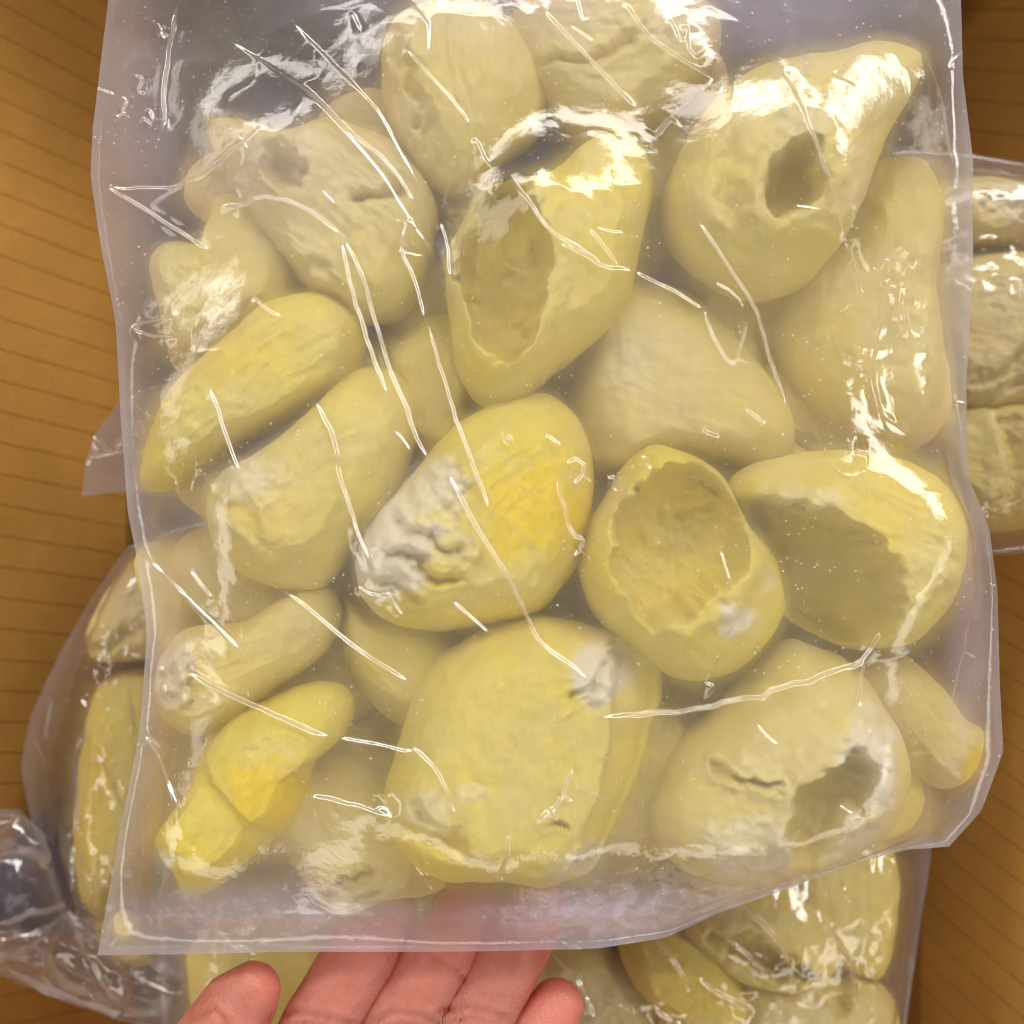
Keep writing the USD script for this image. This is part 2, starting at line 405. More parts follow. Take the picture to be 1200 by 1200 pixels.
def fruit(outline, zc, ht, hb, label, group=None, ctr=None, cav=(), crack=(), frost=(), ripe=(), tone=0.5, tilt=(0, 0), flat=None, lump=1.0, sharp=2.2, fr0=0.2, detail=1.0, ragged=0.045, bag=None, steps=()):
    """One lump of frozen flesh: a closed shell with a domed top and underside, hollows, steps, cracks and lumps. All plan measures were read off the photograph (pixels at height zc)."""
    seed[0] += 7
    sd = seed[0]
    zr = zc + 0.35 * ht
    k = TAN * (CAM_Z - zr) / 600.0                     # metres per pixel there
    W = lambda pts: np.c_[(np.asarray(pts, float)[:, 0] - 600) * k, (600 - np.asarray(pts, float)[:, 1]) * k]  # noqa: E731
    nt, ns, nb = (int(NT * detail), int(NS * detail), int(NB * detail))
    o = closed_spline(W(outline), nt)
    o = o.mean(0) + 1.025 * (o - o.mean(0))
    c = o.mean(0) if ctr is None else W([ctr])[0]
    if ragged:
        r3 = np.c_[o * 160, np.full(nt, sd)]
        o = c + (o - c) * (1 + ragged * (fbm(r3, 3, sd)[:, None] - 0.5))
    R = math.sqrt(abs(np.sum(o[:, 0] * np.roll(o[:, 1], -1) - o[:, 1] * np.roll(o[:, 0], -1)) / 2) / math.pi)
    ph = np.linspace(0, np.pi / 2, ns + 1)[1:]
    s_top = np.sin(ph)
    top = np.vstack([c[None], (c + s_top[:, None, None] * (o - c)).reshape(-1, 2)])
    st = np.r_[0, np.repeat(s_top, nt)]
    zt_ = ht * np.maximum(0, 1 - st**sharp) ** 0.5
    s_b = np.sin(np.linspace(0, np.pi / 2, nb + 1)[1:-1])
    bot = np.vstack([c[None], (c + s_b[:, None, None] * (o - c)).reshape(-1, 2)])
    sb_ = np.r_[0, np.repeat(s_b, nt)]
    zb_ = -hb * np.maximum(0, 1 - sb_**2.2) ** 0.5
    edge = np.clip((1 - st) * 6, 0, 1)
    # broad lumps, then tilt and pressed flat parts
    p3 = np.c_[top, np.zeros(len(top))]
    amp = lump * min(1.0, R / 0.02)
    zt_ += edge * amp * (0.0075 * (fbm(p3 * 55 + sd, 2, sd) - 0.5) + 0.0014 * (fbm(p3 * 170 + sd, 3, sd + 1) - 0.5))
    zt_ += np.clip((1 - st) * 3, 0, 1) * ((top[:, 0] - c[0]) * tilt[0] + (top[:, 1] - c[1]) * tilt[1])
    if True:                                           # pressed against the film: the tops are blunt
        h = ht * (0.84 if flat is None else flat)
        zt_ = np.where(zt_ > h, h + (zt_ - h) * 0.2, zt_)
    fro, rip, cavm = np.full(len(top), fr0), np.zeros(len(top)), np.zeros(len(top))
    wob = (fbm(p3 * 260 + sd, 3, sd + 2) - 0.5)
    for poly, depth, width, rim in cav:
        pw = closed_spline(W(poly), 90)
        e = sdist(top, pw) + 0.0048 * wob
        f = sstep(0, width * k, e)
        zt_ += rim * np.exp(-((e + 0.3 * width * k) / (0.7 * width * k + 0.0012)) ** 2) * np.clip((1 - st) * 8, 0.25, 1)
        g = np.clip(e / max(e.max(), 1e-6), 0, 1)
        zt_ = zt_ * (1 - f) + f * (np.minimum(zt_, ht - 0.45 * depth) - 0.55 * depth * np.clip((1 - st) * 9, 0, 1) - 0.42 * depth * np.sqrt(g))
        cavm = np.maximum(cavm, f)
    for line, drop, width in steps:                   # ground right of the line (as one walks it) lies lower
        lw = W(line)
        d, al = dist_line(top, lw)
        a, b = lw[0], lw[-1]
        side = np.zeros(len(top))
        best = np.full(len(top), 1e9)
        for m in range(len(lw) - 1):
            u = lw[m + 1] - lw[m]
            tt = np.clip(((top - lw[m]) @ u) / (u @ u), 0, 1)
            dd = np.linalg.norm(top - lw[m] - tt[:, None] * u, axis=1)
            kk = dd < best
            best[kk] = dd[kk]
            side[kk] = np.sign(u[0] * (top[:, 1] - lw[m][1]) - u[1] * (top[:, 0] - lw[m][0]))[kk]
        e = -side * d + 0.0015 * wob
        zt_ -= drop * sstep(0, width * k, e) * np.exp(-np.maximum(e, 0) / 0.03) * np.clip((1 - st) * 8, 0, 1)
    for line, depth, width in crack:
        d, al = dist_line(top + 0.0055 * np.c_[wob, fbm(p3 * 200 + sd, 3, sd + 6) - 0.5], W(line))
        zt_ -= depth * np.exp(-(d / (width * k)) ** 2) * np.clip(np.minimum(al, 1 - al) * 6 + 0.25, 0, 1)
        zt_ += 0.35 * depth * np.exp(-((d - 2.2 * width * k) / (1.5 * width * k)) ** 2)
    for arr, store in ((frost, fro), (ripe, rip)):
        for x, y, rx, *rest in arr:
            ry = rest[0] if rest else rx
            amt = rest[1] if len(rest) > 1 else 1.0
            w = W([(x, y)])[0]
            dd = np.sqrt(((top[:, 0] - w[0]) / (rx * k)) ** 2 + ((top[:, 1] - w[1]) / (ry * k)) ** 2)
            store[:] = np.maximum(store, amt * sstep(1.25, 0.55, dd + 0.9 * wob))
    ax_, axv = np.linalg.eigh(np.cov((o - o.mean(0)).T))
    al_, ac_ = (top - c) @ axv[:, 1], (top - c) @ axv[:, 0]
    wv = 0.010 * (fbm(p3 * 40 + sd, 2, sd + 12) - 0.5)
    fib = 1 - 2 * np.abs(fbm(np.c_[al_ * 70, (ac_ + wv) * 330, np.full(len(top), sd)], 3, sd + 11) - 0.5) * 2
    zt_ += edge * lump * 0.0004 * (fib - 0.5)
    fine = fbm(p3 * 420 + sd, 2, sd + 4) - 0.5
    zt_ += edge * (0.0003 + 0.0024 * np.clip(fro - 0.2, 0, 1) + 0.0006 * cavm) * fine * 2
    zb_low = -hb * np.maximum(0, 1 - st**2.2) ** 0.5 + 0.0016 * (1 - st)
    zt_ = np.maximum(zt_, zb_low)
    v = np.vstack([np.c_[top, zc + zt_], np.c_[bot, zc + zb_]])
    v[:, :2] += 0.0012 * (np.c_[fbm(v * 130, 2, sd + 8), fbm(v * 130, 2, sd + 9)] - 0.5)
    ring = np.arange(nt)
    nx = (ring + 1) % nt
    F = [np.c_[np.zeros(nt, int), 1 + ring, 1 + nx]]
    for r in range(ns - 1):
        a0, b0 = 1 + r * nt, 1 + (r + 1) * nt
        F += [np.c_[a0 + ring, b0 + ring, b0 + nx], np.c_[a0 + ring, b0 + nx, a0 + nx]]
    B = len(top)
    F.append(np.c_[np.full(nt, B), B + 1 + nx, B + 1 + ring])
    for r in range(len(s_b) - 1):
        a0, b0 = B + 1 + r * nt, B + 1 + (r + 1) * nt
        F += [np.c_[a0 + ring, b0 + nx, b0 + ring], np.c_[a0 + ring, a0 + nx, b0 + nx]]
    a0, b0 = B + 1 + (len(s_b) - 1) * nt, 1 + (ns - 1) * nt
    F += [np.c_[a0 + ring, b0 + nx, b0 + ring], np.c_[a0 + ring, a0 + nx, b0 + nx]]
    f = np.vstack(F)
    if np.sum(o[:, 0] * np.roll(o[:, 1], -1) - o[:, 1] * np.roll(o[:, 0], -1)) < 0:
        f = f[:, ::-1]
    fro = fro * (1 - 0.85 * cavm)
    ton = np.clip(tone + 0.0 * st, 0, 1)
    col = np.zeros((len(v), 3))
    col[:, 2], col[:, 0] = tone, fr0
    col[: len(top), 0], col[: len(top), 1] = fro, rip
    col[: len(top), 2] = ton * (1 - 0.1 * cavm)
    loc = np.array([c[0], c[1], zc])
    m = part("fruit_piece", v, f, "frozen_flesh", colors=col, loc=loc)
    tag(m.GetPrim(), label, "fruit piece", group)
    if bag is not None:
        bag.append(v)
    return v


held = []
G = "fruit pieces in the held bag"
exec_front = None
# back layer first
fruit([(600, 12), (650, -14), (720, -30), (790, -22), (838, 8), (846, 45), (825, 92), (770, 138), (700, 165), (645, 130), (612, 75)], -0.004, 0.016, 0.014,
      "beige piece at the very top of the held bag, right of centre", G, tone=0.12, frost=[(800, 40, 60, 50, 0.5), (700, 40, 60, 40, 0.35)], crack=[([(630, 80), (690, 85), (740, 60)], 0.002, 6)], bag=held)
fruit([(465, 15), (520, -2), (580, 10), (622, 50), (640, 105), (625, 155), (580, 190), (530, 222), (488, 190), (452, 130), (448, 70)], -0.002, 0.017, 0.014,
      "pale lump left of the beige top piece, upright and blurred by haze", G, tone=0.3, frost=[(480, 150, 30, 40, 0.5)], crack=[([(470, 60), (490, 110), (500, 170)], 0.002, 7)], bag=held)
fruit([(1082, 56), (1052, 45), (985, 54), (920, 64), (855, 98), (806, 165), (782, 230), (790, 280), (828, 318), (880, 343), (932, 335), (980, 292), (1012, 240), (1034, 175), (1068, 112)], 0.0, 0.021, 0.014,
      "pear-shaped piece with an oval hollow ringed by a thick lip, upper right of the bag", G, ctr=(905, 200), tone=0.42, cav=[([(930, 178), (950, 196), (950, 235), (930, 266), (888, 268), (878, 246), (892, 208)], 0.0085, 16, 0.0036)],
      frost=[(930, 160, 40, 30, 0.6), (960, 120, 120, 40, 0.45), (1000, 230, 40, 60, 0.5)], crack=[([(850, 180), (838, 240), (860, 300)], 0.0015, 9)], fr0=0.2, sharp=2.6, bag=held)
fruit([(1035, 190), (1082, 181), (1102, 205), (1104, 300), (1110, 400), (1110, 500), (1055, 528), (985, 502), (935, 450), (917, 390), (932, 330), (980, 285), (1010, 240)], -0.009, 0.021, 0.012,
      "tall beige and yellow piece along the bag's right edge below the pear-shaped one", G, tone=0.28, frost=[(1075, 400, 60, 140, 0.35)], ripe=[(960, 440, 45, 80, 0.2)], steps=[([(1020, 250), (1025, 350), (1030, 480), (1040, 540)][::-1], 0.003, 18)], bag=held)
fruit([(246, 136), (290, 140), (330, 150), (380, 135), (430, 150), (480, 185), (504, 225), (505, 280), (488, 335), (445, 372), (400, 362), (352, 330), (300, 262), (268, 205)], -0.004, 0.018, 0.014,
      "large hazy piece with a dark dent, upper left of the bag", G, ctr=(400, 245), tone=0.22, cav=[([(322, 182), (358, 188), (368, 215), (350, 240), (320, 225)], 0.006, 16, 0.0016)], frost=[(340, 180, 60, 30, 0.5), (440, 240, 70, 50, 0.4)],
      crack=[([(420, 250), (480, 225)], 0.003, 7), ([(300, 290), (380, 330)], 0.003, 9)], lump=1.5, ragged=0.10, bag=held)
fruit([(372, 138), (400, 112), (446, 104), (486, 140), (500, 190), (460, 190), (410, 165)], -0.016, 0.010, 0.008,
      "small brownish lump peeking out behind the hazy dented piece", G, tone=0.05, detail=0.6, bag=held)
fruit([(180, 292), (205, 280), (232, 285), (250, 228), (300, 235), (352, 300), (352, 350), (300, 380), (250, 405), (205, 430), (187, 372)], -0.008, 0.016, 0.012,
      "pale knobbly piece at the bag's left edge above the long yellow one", G, tone=0.35, lump=1.5, frost=[(210, 360, 50, 60, 0.45)], bag=held)
fruit([(166, 570), (166, 522), (182, 480), (205, 445), (255, 400), (310, 355), (365, 338), (405, 352), (422, 392), (405, 440), (335, 492), (240, 545), (190, 573)], -0.003, 0.021, 0.014,
      "long yellow sausage-like piece slanting down to the bag's left edge", G, ctr=(300, 450), tone=0.72, ripe=[(290, 420, 60, 35, 0.35)], frost=[(235, 480, 60, 40, 0.35)], bag=held)
fruit([(456, 412), (480, 385), (512, 366), (540, 385), (556, 430), (560, 480), (520, 545), (480, 530), (462, 470)], -0.013, 0.016, 0.010,
      "dull yellow piece half hidden between the slanting one and the cup-like one", G, tone=0.5, bag=held)
fruit([(240, 592), (250, 560), (285, 536), (340, 500), (392, 450), (440, 430), (478, 455), (478, 530), (445, 600), (405, 650), (372, 690), (310, 684), (258, 655)], 0.0, 0.021, 0.014,
      "stout slanting piece with a rough whitish lower end, left of centre", G, tone=0.6, frost=[(285, 560, 60, 40, 0.75), (255, 620, 25, 50, 0.6), (320, 560, 40, 40, 0.5)], ripe=[(330, 600, 60, 40, 0.2)], crack=[([(262, 590), (300, 600), (330, 640)], 0.0015, 7)], bag=held)
fruit([(540, 258), (565, 222), (605, 205), (650, 196), (690, 158), (722, 152), (754, 172), (766, 210), (752, 270), (742, 330), (702, 392), (642, 440), (580, 476), (545, 445), (528, 375), (524, 300)], 0.001, 0.022, 0.015,
      "yellow cup-like piece with a broad open hollow on its left side, top centre", G, ctr=(662, 310), tone=0.7,
      cav=[([(550, 262), (575, 220), (606, 210), (630, 250), (644, 320), (630, 390), (602, 428), (566, 420), (540, 370), (532, 300)], 0.016, 15, 0.0020)], frost=[(540, 290, 25, 80, 0.55), (700, 180, 60, 40, 0.5), (612, 240, 24, 40, 0.5), (615, 395, 20, 40, 0.3)], ripe=[(650, 400, 60, 60, 0.15)], bag=held)
fruit([(690, 400), (738, 332), (800, 338), (860, 388), (905, 440), (934, 492), (928, 530), (850, 545), (765, 540), (705, 560), (672, 500)], -0.009, 0.020, 0.012,
      "hazy wedge with a slanting ridge right of the cup-like piece", G, tone=0.25, ripe=[(880, 490, 60, 25, 0.15)], steps=[([(735, 345), (790, 400), (850, 455), (935, 500)][::-1], 0.004, 30)], frost=[(735, 420, 40, 60, 0.5)], bag=held)
fruit([(520, 512), (560, 482), (600, 466), (636, 462), (674, 488), (694, 540), (690, 610), (672, 668), (625, 718), (560, 733), (480, 737), (434, 712), (416, 662), (430, 620), (468, 572)], 0.002, 0.022, 0.015,
      "deep yellow piece with a crumbly frost-white left side, centre of the bag", G, tone=0.78, ripe=[(630, 595, 75, 60, 0.95), (640, 520, 45, 40, 0.35), (560, 720, 60, 22, 0.5)],
      frost=[(455, 640, 70, 75, 1.0), (500, 575, 60, 45, 0.85), (520, 640, 45, 30, 0.6), (600, 680, 70, 25, 0.35)], crack=[([(455, 650), (490, 655), (520, 672), (545, 668)], 0.003, 5), ([(460, 610), (500, 630), (540, 650)], 0.003, 6), ([(450, 680), (500, 700)], 0.002, 5)], ragged=0.03, bag=held)
fruit([(402, 700), (430, 712), (520, 735), (545, 770), (520, 830), (482, 852), (440, 832), (408, 790), (397, 740)], -0.010, 0.016, 0.012,
      "dull yellow piece tucked under the deep yellow frosty one", G, tone=0.62, steps=[([(415, 730), (450, 790), (500, 830)], 0.003, 20)], bag=held)
fruit([(716, 580), (735, 548), (764, 524), (802, 530), (850, 560), (876, 608), (914, 660), (916, 730), (872, 782), (800, 796), (742, 762), (702, 722), (683, 664), (690, 620)], 0.003, 0.023, 0.015,
      "small yellow bowl-shaped piece with a torn rim, right of centre", G, ctr=(795, 655), tone=0.82, cav=[([(714, 612), (748, 562), (800, 538), (846, 558), (870, 612), (870, 660), (822, 702), (772, 732), (724, 696)], 0.017, 17, 0.0024)],
      frost=[(850, 720, 28, 22, 0.95), (845, 570, 30, 30, 0.5), (720, 585, 22, 30, 0.5), (893, 680, 12, 16, 0.6)], ripe=[(800, 580, 40, 30, 0.35), (700, 680, 22, 40, 0.3), (840, 700, 60, 30, 0.2)], crack=[([(800, 610), (835, 600), (862, 588)], 0.0012, 4)], ragged=0.03, bag=held)
fruit([(862, 572), (888, 548), (925, 534), (990, 527), (1055, 536), (1106, 565), (1130, 622), (1124, 690), (1078, 748), (1020, 762), (960, 742), (918, 712), (900, 655), (884, 605)], 0.001, 0.024, 0.015,
      "broad yellow piece with a dark open hollow at its left, right side of the bag", G, ctr=(1060, 640), tone=0.74, cav=[([(868, 592), (920, 586), (985, 614), (1028, 655), (1038, 722), (1004, 762), (950, 752), (904, 712), (886, 655)], 0.020, 14, 0.0022)],
      frost=[(930, 585, 60, 20, 0.6), (1050, 690, 60, 70, 0.35)], ripe=[(1040, 590, 70, 30, 0.3)], crack=[([(1060, 740), (1085, 690), (1090, 640)], 0.0012, 7)], bag=held)
fruit([(1010, 768), (1052, 765), (1086, 785), (1114, 815), (1136, 846), (1153, 856), (1148, 898), (1112, 926), (1082, 912), (1054, 872), (1022, 830)], -0.006, 0.016, 0.012,
      "curled tail-like piece with a bright yellow tip at the bag's right edge", G, tone=0.4, ripe=[(1134, 896, 18, 30, 1.0)], frost=[(1090, 900, 30, 30, 0.6)], bag=held)
fruit([(960, 970), (1010, 915), (1056, 895), (1085, 930), (1066, 972), (1008, 990), (960, 1000)], -0.009, 0.012, 0.008,
      "yellow sliver along the bag's lower right corner below the frosted hollow piece", G, tone=0.62, detail=0.7, bag=held)
fruit([(938, 757), (962, 765), (1000, 782), (1035, 820), (1066, 880), (1066, 945), (1018, 998), (945, 1028), (860, 1040), (795, 1018), (770, 980), (780, 920), (820, 860), (880, 802)], 0.002, 0.023, 0.015,
      "large pale piece with a jagged hollow in a frosted ring, lower right of the bag", G, tone=0.35, cav=[([(905, 968), (915, 925), (950, 885), (988, 862), (1010, 880), (1010, 925), (975, 965), (950, 1000), (918, 995)], 0.0105, 15, 0.0024)],
      frost=[(1005, 880, 45, 60, 0.95), (985, 980, 50, 50, 0.7), (870, 980, 60, 50, 0.75), (870, 900, 60, 35, 0.4), (980, 810, 60, 25, 0.4)], ripe=[(830, 870, 40, 60, 0.12)],
      crack=[([(826, 893), (850, 897), (870, 902), (900, 908)], 0.0030, 3)], ragged=0.03, bag=held)
fruit([(705, 840), (760, 810), (800, 830), (810, 900), (790, 985), (740, 1005), (700, 990), (690, 920)], -0.013, 0.016, 0.010,
      "shadowed yellow piece seen between the two largest lower pieces", G, tone=0.5, bag=held)
fruit([(562, 746), (620, 729), (690, 741), (748, 755), (774, 790), (766, 850), (742, 920), (715, 982), (690, 1028), (640, 1042), (560, 1036), (500, 1030), (462, 992), (450, 940), (468, 875), (492, 805), (520, 770)], 0.002, 0.023, 0.015,
      "largest yellow-green piece, flat faced with a chalky patch at its upper right, bottom centre", G, tone=0.72, lump=0.45, flat=0.86, frost=[(705, 785, 48, 38, 1.0), (690, 1010, 45, 40, 0.8), (500, 935, 40, 30, 0.65), (555, 915, 18, 14, 0.6)], ripe=[(500, 990, 50, 50, 0.35)],
      steps=[([(714, 770), (712, 830), (704, 890), (690, 940), (668, 1000), (655, 1045)][::-1], 0.011, 8)], crack=[([(660, 815), (690, 800), (712, 775), (716, 758)], 0.0022, 4), ([(640, 950), (668, 952)], 0.002, 4), ([(480, 960), (520, 985), (545, 950)], 0.0018, 8), ([(490, 930), (510, 960), (560, 990)], 0.0018, 8)], sharp=3.0, bag=held)
fruit([(176, 805), (190, 762), (230, 737), (280, 732), (330, 700), (380, 690), (392, 735), (352, 790), (292, 832), (222, 865), (188, 842)], -0.002, 0.018, 0.013,
      "cream piece with a knobbed frosty end, left edge above the bright yellow one", G, tone=0.4, frost=[(205, 780, 40, 50, 0.9), (240, 760, 40, 25, 0.5)], ripe=[(270, 780, 50, 25, 0.2)], crack=[([(225, 770), (240, 790), (232, 820)], 0.0022, 5)], bag=held)
fruit([(205, 640), (260, 620), (320, 660), (390, 700), (360, 740), (290, 745), (230, 720)], -0.013, 0.013, 0.010,
      "hazy beige piece between the stout slanting one and the cream one", G, tone=0.1, bag=held)
fruit([(178, 992), (196, 960), (218, 925), (240, 878), (275, 842), (315, 822), (355, 806), (402, 818), (400, 862), (364, 898), (346, 950), (322, 985), (282, 1018), (218, 1053), (196, 1022)], 0.003, 0.020, 0.014,
      "brightest yellow piece with a rough cut end, lower left of the bag", G, tone=0.95, ripe=[(320, 925, 45, 50, 1.0), (240, 990, 60, 40, 0.5), (275, 930, 50, 40, 0.35)], frost=[(200, 1010, 18, 30, 0.9), (215, 1050, 20, 14, 0.9), (320, 870, 40, 30, 0.3)], steps=[([(262, 905), (300, 940), (330, 978)], 0.002, 10)], ragged=0.04, bag=held)
fruit([(300, 965), (380, 890), (450, 920), (500, 1000), (520, 1042), (455, 1058), (385, 1074), (366, 1052), (335, 1005)], -0.010, 0.015, 0.010,
      "hazy shredded piece at the bag's bottom left of the largest one", G, ctr=(430, 1000), tone=0.22, crack=[([(385, 1040), (420, 1020), (440, 1010)], 0.0025, 4), ([(400, 1065), (450, 1035)], 0.002, 4)], ragged=0.10, lump=1.3, bag=held)
fruit([(580, 470), (640, 440), (700, 470), (720, 540), (690, 600), (620, 560)], -0.018, 0.010, 0.008, "shadowed piece deep behind the centre of the bag, left of the hazy wedge", G, tone=0.3, detail=0.6, bag=held)
fruit([(640, 130), (740, 120), (800, 180), (790, 300), (740, 330), (680, 240)], -0.019, 0.010, 0.007, "shadowed piece deep between the cup-like and pear-shaped ones", G, tone=0.1, detail=0.6, bag=held)
fruit([(800, 430), (900, 430), (940, 540), (880, 600), (800, 560)], -0.020, 0.008, 0.007, "shadowed piece deep under the hazy wedge's right end", G, tone=0.3, detail=0.6, bag=held)
fruit([(330, 800), (400, 830), (470, 850), (480, 920), (400, 950), (340, 900)], -0.019, 0.010, 0.007, "shadowed piece deep beside the brightest yellow one", G, tone=0.2, detail=0.6, bag=held)
GB = "shadowed fruit pieces deep in the held bag, behind the others"
for bx, by, br, ba in ((560, 250, 55, 1.0), (770, 60, 60, 0.4), (900, 350, 60, 0.9), (1010, 500, 42, 1.4), (470, 620, 60, 0.6), (560, 420, 55, 1.9), (730, 500, 60, 0.3), (350, 760, 65, 0.5), (430, 560, 50, 2.2), (780, 800, 70, 0.2), (930, 770, 60, 0.7), (270, 570, 55, 0.4),
                       (520, 800, 60, 0.8), (700, 350, 55, 0.2), (310, 350, 55, 0.6), (270, 880, 40, 2.2), (830, 480, 60, 0.6), (1000, 790, 50, 0.3), (540, 230, 50, 0.4), (500, 450, 40, 1.2), (690, 440, 55, 0.8), (850, 390, 55, 1.5), (665, 740, 45, 0.2), (890, 800, 60, 0.1), (390, 690, 50, 1.0), (770, 200, 50, 1.5), (300, 240, 55, 0.3), (700, 900, 55, 1.5), (920, 560, 50, 0.5), (200, 700, 40, 1.2), (330, 600, 60, 0.3), (610, 90, 45, 1.5), (690, 690, 55, 0.6), (480, 330, 55, 1.2), (420, 480, 60, 2.4), (560, 700, 60, 0.1), (850, 520, 50, 1.0), (1000, 280, 55, 1.7), (850, 330, 50, 0.4), (360, 900, 50, 0.6), (660, 620, 50, 1.2), (940, 480, 50, 0.2)):
    aa = np.linspace(0, 2 * np.pi, 9, endpoint=False)
    rr_ = br * (1 + 0.18 * np.sin(2 * aa + ba) + 0.08 * np.cos(3 * aa + bx))
    px_, py_ = 1.55 * rr_ * np.cos(aa), 1.0 * rr_ * np.sin(aa)
    fruit(np.c_[bx + px_ * math.cos(ba) - py_ * math.sin(ba), by + px_ * math.sin(ba) + py_ * math.cos(ba)], -0.017, 0.011, 0.009, "shadowed fruit piece deep in the held bag, behind the clearer pieces", GB, tone=0.15 + 0.4 * ((bx * 7 + by * 3) % 10) / 10, detail=0.4, bag=held)
rng = np.random.default_rng(5)
for cx, cy, r in ((145, 1082, 15), (186, 102, 9), (330, 1020, 8), (1050, 500, 9)):
    a = np.linspace(0, 2 * np.pi, 8, endpoint=False)
    rr = r * rng.uniform(0.75, 1.25, 8)
    lab = {145: "yellow crumb alone in the bag's bottom left corner", 186: "tiny yellow crumb alone near the bag's upper left", 330: "small crumb right of the brightest yellow piece", 1050: "small crumb on the tall beige and yellow piece"}[cx]
    if cx in (330, 1050, 186):
        continue
    fruit(np.c_[cx + rr * np.cos(a), cy + rr * np.sin(a)], -0.002, 0.004 * r / 15, 0.003 * r / 15, lab, tone=0.9 if cx == 145 else 0.8, detail=0.25, bag=held)

# ------------------------------------------------------------------ plastic bags


def drape(verts, x0, x1, y0, y1, step, z_edge, mask_poly, sag, sign, iters=450, offset=0.0007, close=0, sm=2.6):
    """The film's rest shape over (sign 1) or under (sign -1) what is in the bag: a stretched sheet fixed at the bag's edge."""
    nx, ny = int((x1 - x0) / step) + 1, int((y1 - y0) / step) + 1
    h = np.full((nx, ny), -1.0)
    for v in verts:
        i = np.round((v[:, 0] - x0) / step).astype(int)
        j = np.round((v[:, 1] - y0) / step).astype(int)
        ok = (i >= 0) & (i < nx) & (j >= 0) & (j < ny)
        np.maximum.at(h, (i[ok], j[ok]), sign * v[ok, 2])
    h = ndimage.grey_dilation(h, size=(3, 3)) + offset
    h0 = h
    if close:                                          # taut film bridges the gaps between neighbouring pieces
        hc = ndimage.grey_closing(np.maximum(h, sign * z_edge), size=(close, close), mode="constant", cval=sign * z_edge)
        h = np.maximum(h, np.where(hc > sign * z_edge + 0.001, hc - 0.0012, -1))
    gx, gy = np.meshgrid(x0 + np.arange(nx) * step, y0 + np.arange(ny) * step, indexing="ij")
    ins = ndimage.binary_dilation(inside(np.c_[gx.ravel(), gy.ravel()], mask_poly).reshape(nx, ny), iterations=3)
    ze = sign * z_edge
    lo = np.where(ins, np.maximum(h, ze - 0.02), ze)
    z = np.where(ins, np.maximum(h, ze), ze)
    for _ in range(iters):
        a = 0.25 * (np.roll(z, 1, 0) + np.roll(z, -1, 0) + np.roll(z, 1, 1) + np.roll(z, -1, 1)) - sag
        z = np.where(ins, np.maximum(lo, a), ze)
    z0 = z
    z = ndimage.gaussian_filter(z, sm)
    for w in ((5, 3) if sm < 4 else (13, 7)):                                   # a film bends gently: lift it where the smoothing cut into the fruit
        short = ndimage.grey_dilation(np.maximum(np.where(ins, h0 - z, 0), 0), size=(w, w))
        z = z + ndimage.gaussian_filter(short, w * 0.4)
    z = ndimage.gaussian_filter(z, 1.5)
    e = np.clip(ndimage.distance_transform_edt(ins) / 5, 0, 1)
    return sign * (ze + (z - ze) * e)


def grid_faces(nu, nv):
    i, j = np.meshgrid(np.arange(nu - 1), np.arange(nv - 1), indexing="ij")
    q = np.stack([i * nv + j, i * nv + j + 1, (i + 1) * nv + j + 1, (i + 1) * nv + j], -1).reshape(-1, 4)
    return np.vstack([q[:, [0, 1, 2]], q[:, [0, 2, 3]]])


def add_creases(xy, z, lines, zk, scale=1.0):
    """Sharp little folds standing up from the film along each line: (points in pixels, height mm, half width mm)."""
    k = TAN * (CAM_Z - zk) / 600.0
    mask = np.zeros(len(xy))
    for pts, a, w in lines:
        l = np.c_[(np.asarray(pts, float)[:, 0] - 600) * k, (600 - np.asarray(pts, float)[:, 1]) * k]
        n = max(4, int(np.linalg.norm(np.diff(l, axis=0), axis=1).sum() / 0.0025))
        l = resample(l, n, 0.8)
        jit = fbm(np.c_[l * 300, np.zeros(n)], 2, 31) - 0.5
        l[1:-1] += 0.0016 * np.c_[jit, -jit][1:-1]
        w_ = w * 0.00068
        m = (xy[:, 0] > l[:, 0].min() - 4 * w_) & (xy[:, 0] < l[:, 0].max() + 4 * w_) & (xy[:, 1] > l[:, 1].min() - 4 * w_) & (xy[:, 1] < l[:, 1].max() + 4 * w_)
        if not m.any():
            continue
        d, al = dist_line(xy[m], l)
        end = np.clip(np.minimum(al, 1 - al) * 7, 0, 1)
        r = d / w_
        vary = 0.65 + 0.7 * fbm(np.c_[xy[m] * 180, np.zeros(m.sum())], 2, 17)
        # a fold: the film steps down across the line, its steep side towards the room's brighter side
        best, sg = np.full(m.sum(), 1e9), np.zeros(m.sum())
        for q_ in range(len(l) - 1):
            u = l[q_ + 1] - l[q_]
            rel = xy[m] - l[q_]
            tt = np.clip((rel @ u) / (u @ u + 1e-15), 0, 1)
            dd = np.linalg.norm(rel - tt[:, None] * u, axis=1)
            kk = dd < best
            nn = np.array([-u[1], u[0]])
            nn = nn if nn @ np.array([0.5, 0.86]) > 0 else -nn
            best[kk], sg[kk] = dd[kk], np.sign(rel[kk] @ nn)
        z[m] -= scale * 0.5 * a * 0.0009 * end * vary * np.tanh(sg * d / (0.42 * min(w_, 0.0007))) * np.exp(-((d / (3.2 * w_)) ** 2))
        mask[m] = np.maximum(mask[m], min(1.0, a) * end * np.clip(2.4 * vary - 1.55, 0.08, 1) * np.exp(-((d / min(w_, 0.00042) / 0.8) ** 2)))  # whitens the fold lines: their glint is put into the film colour
    return z, mask


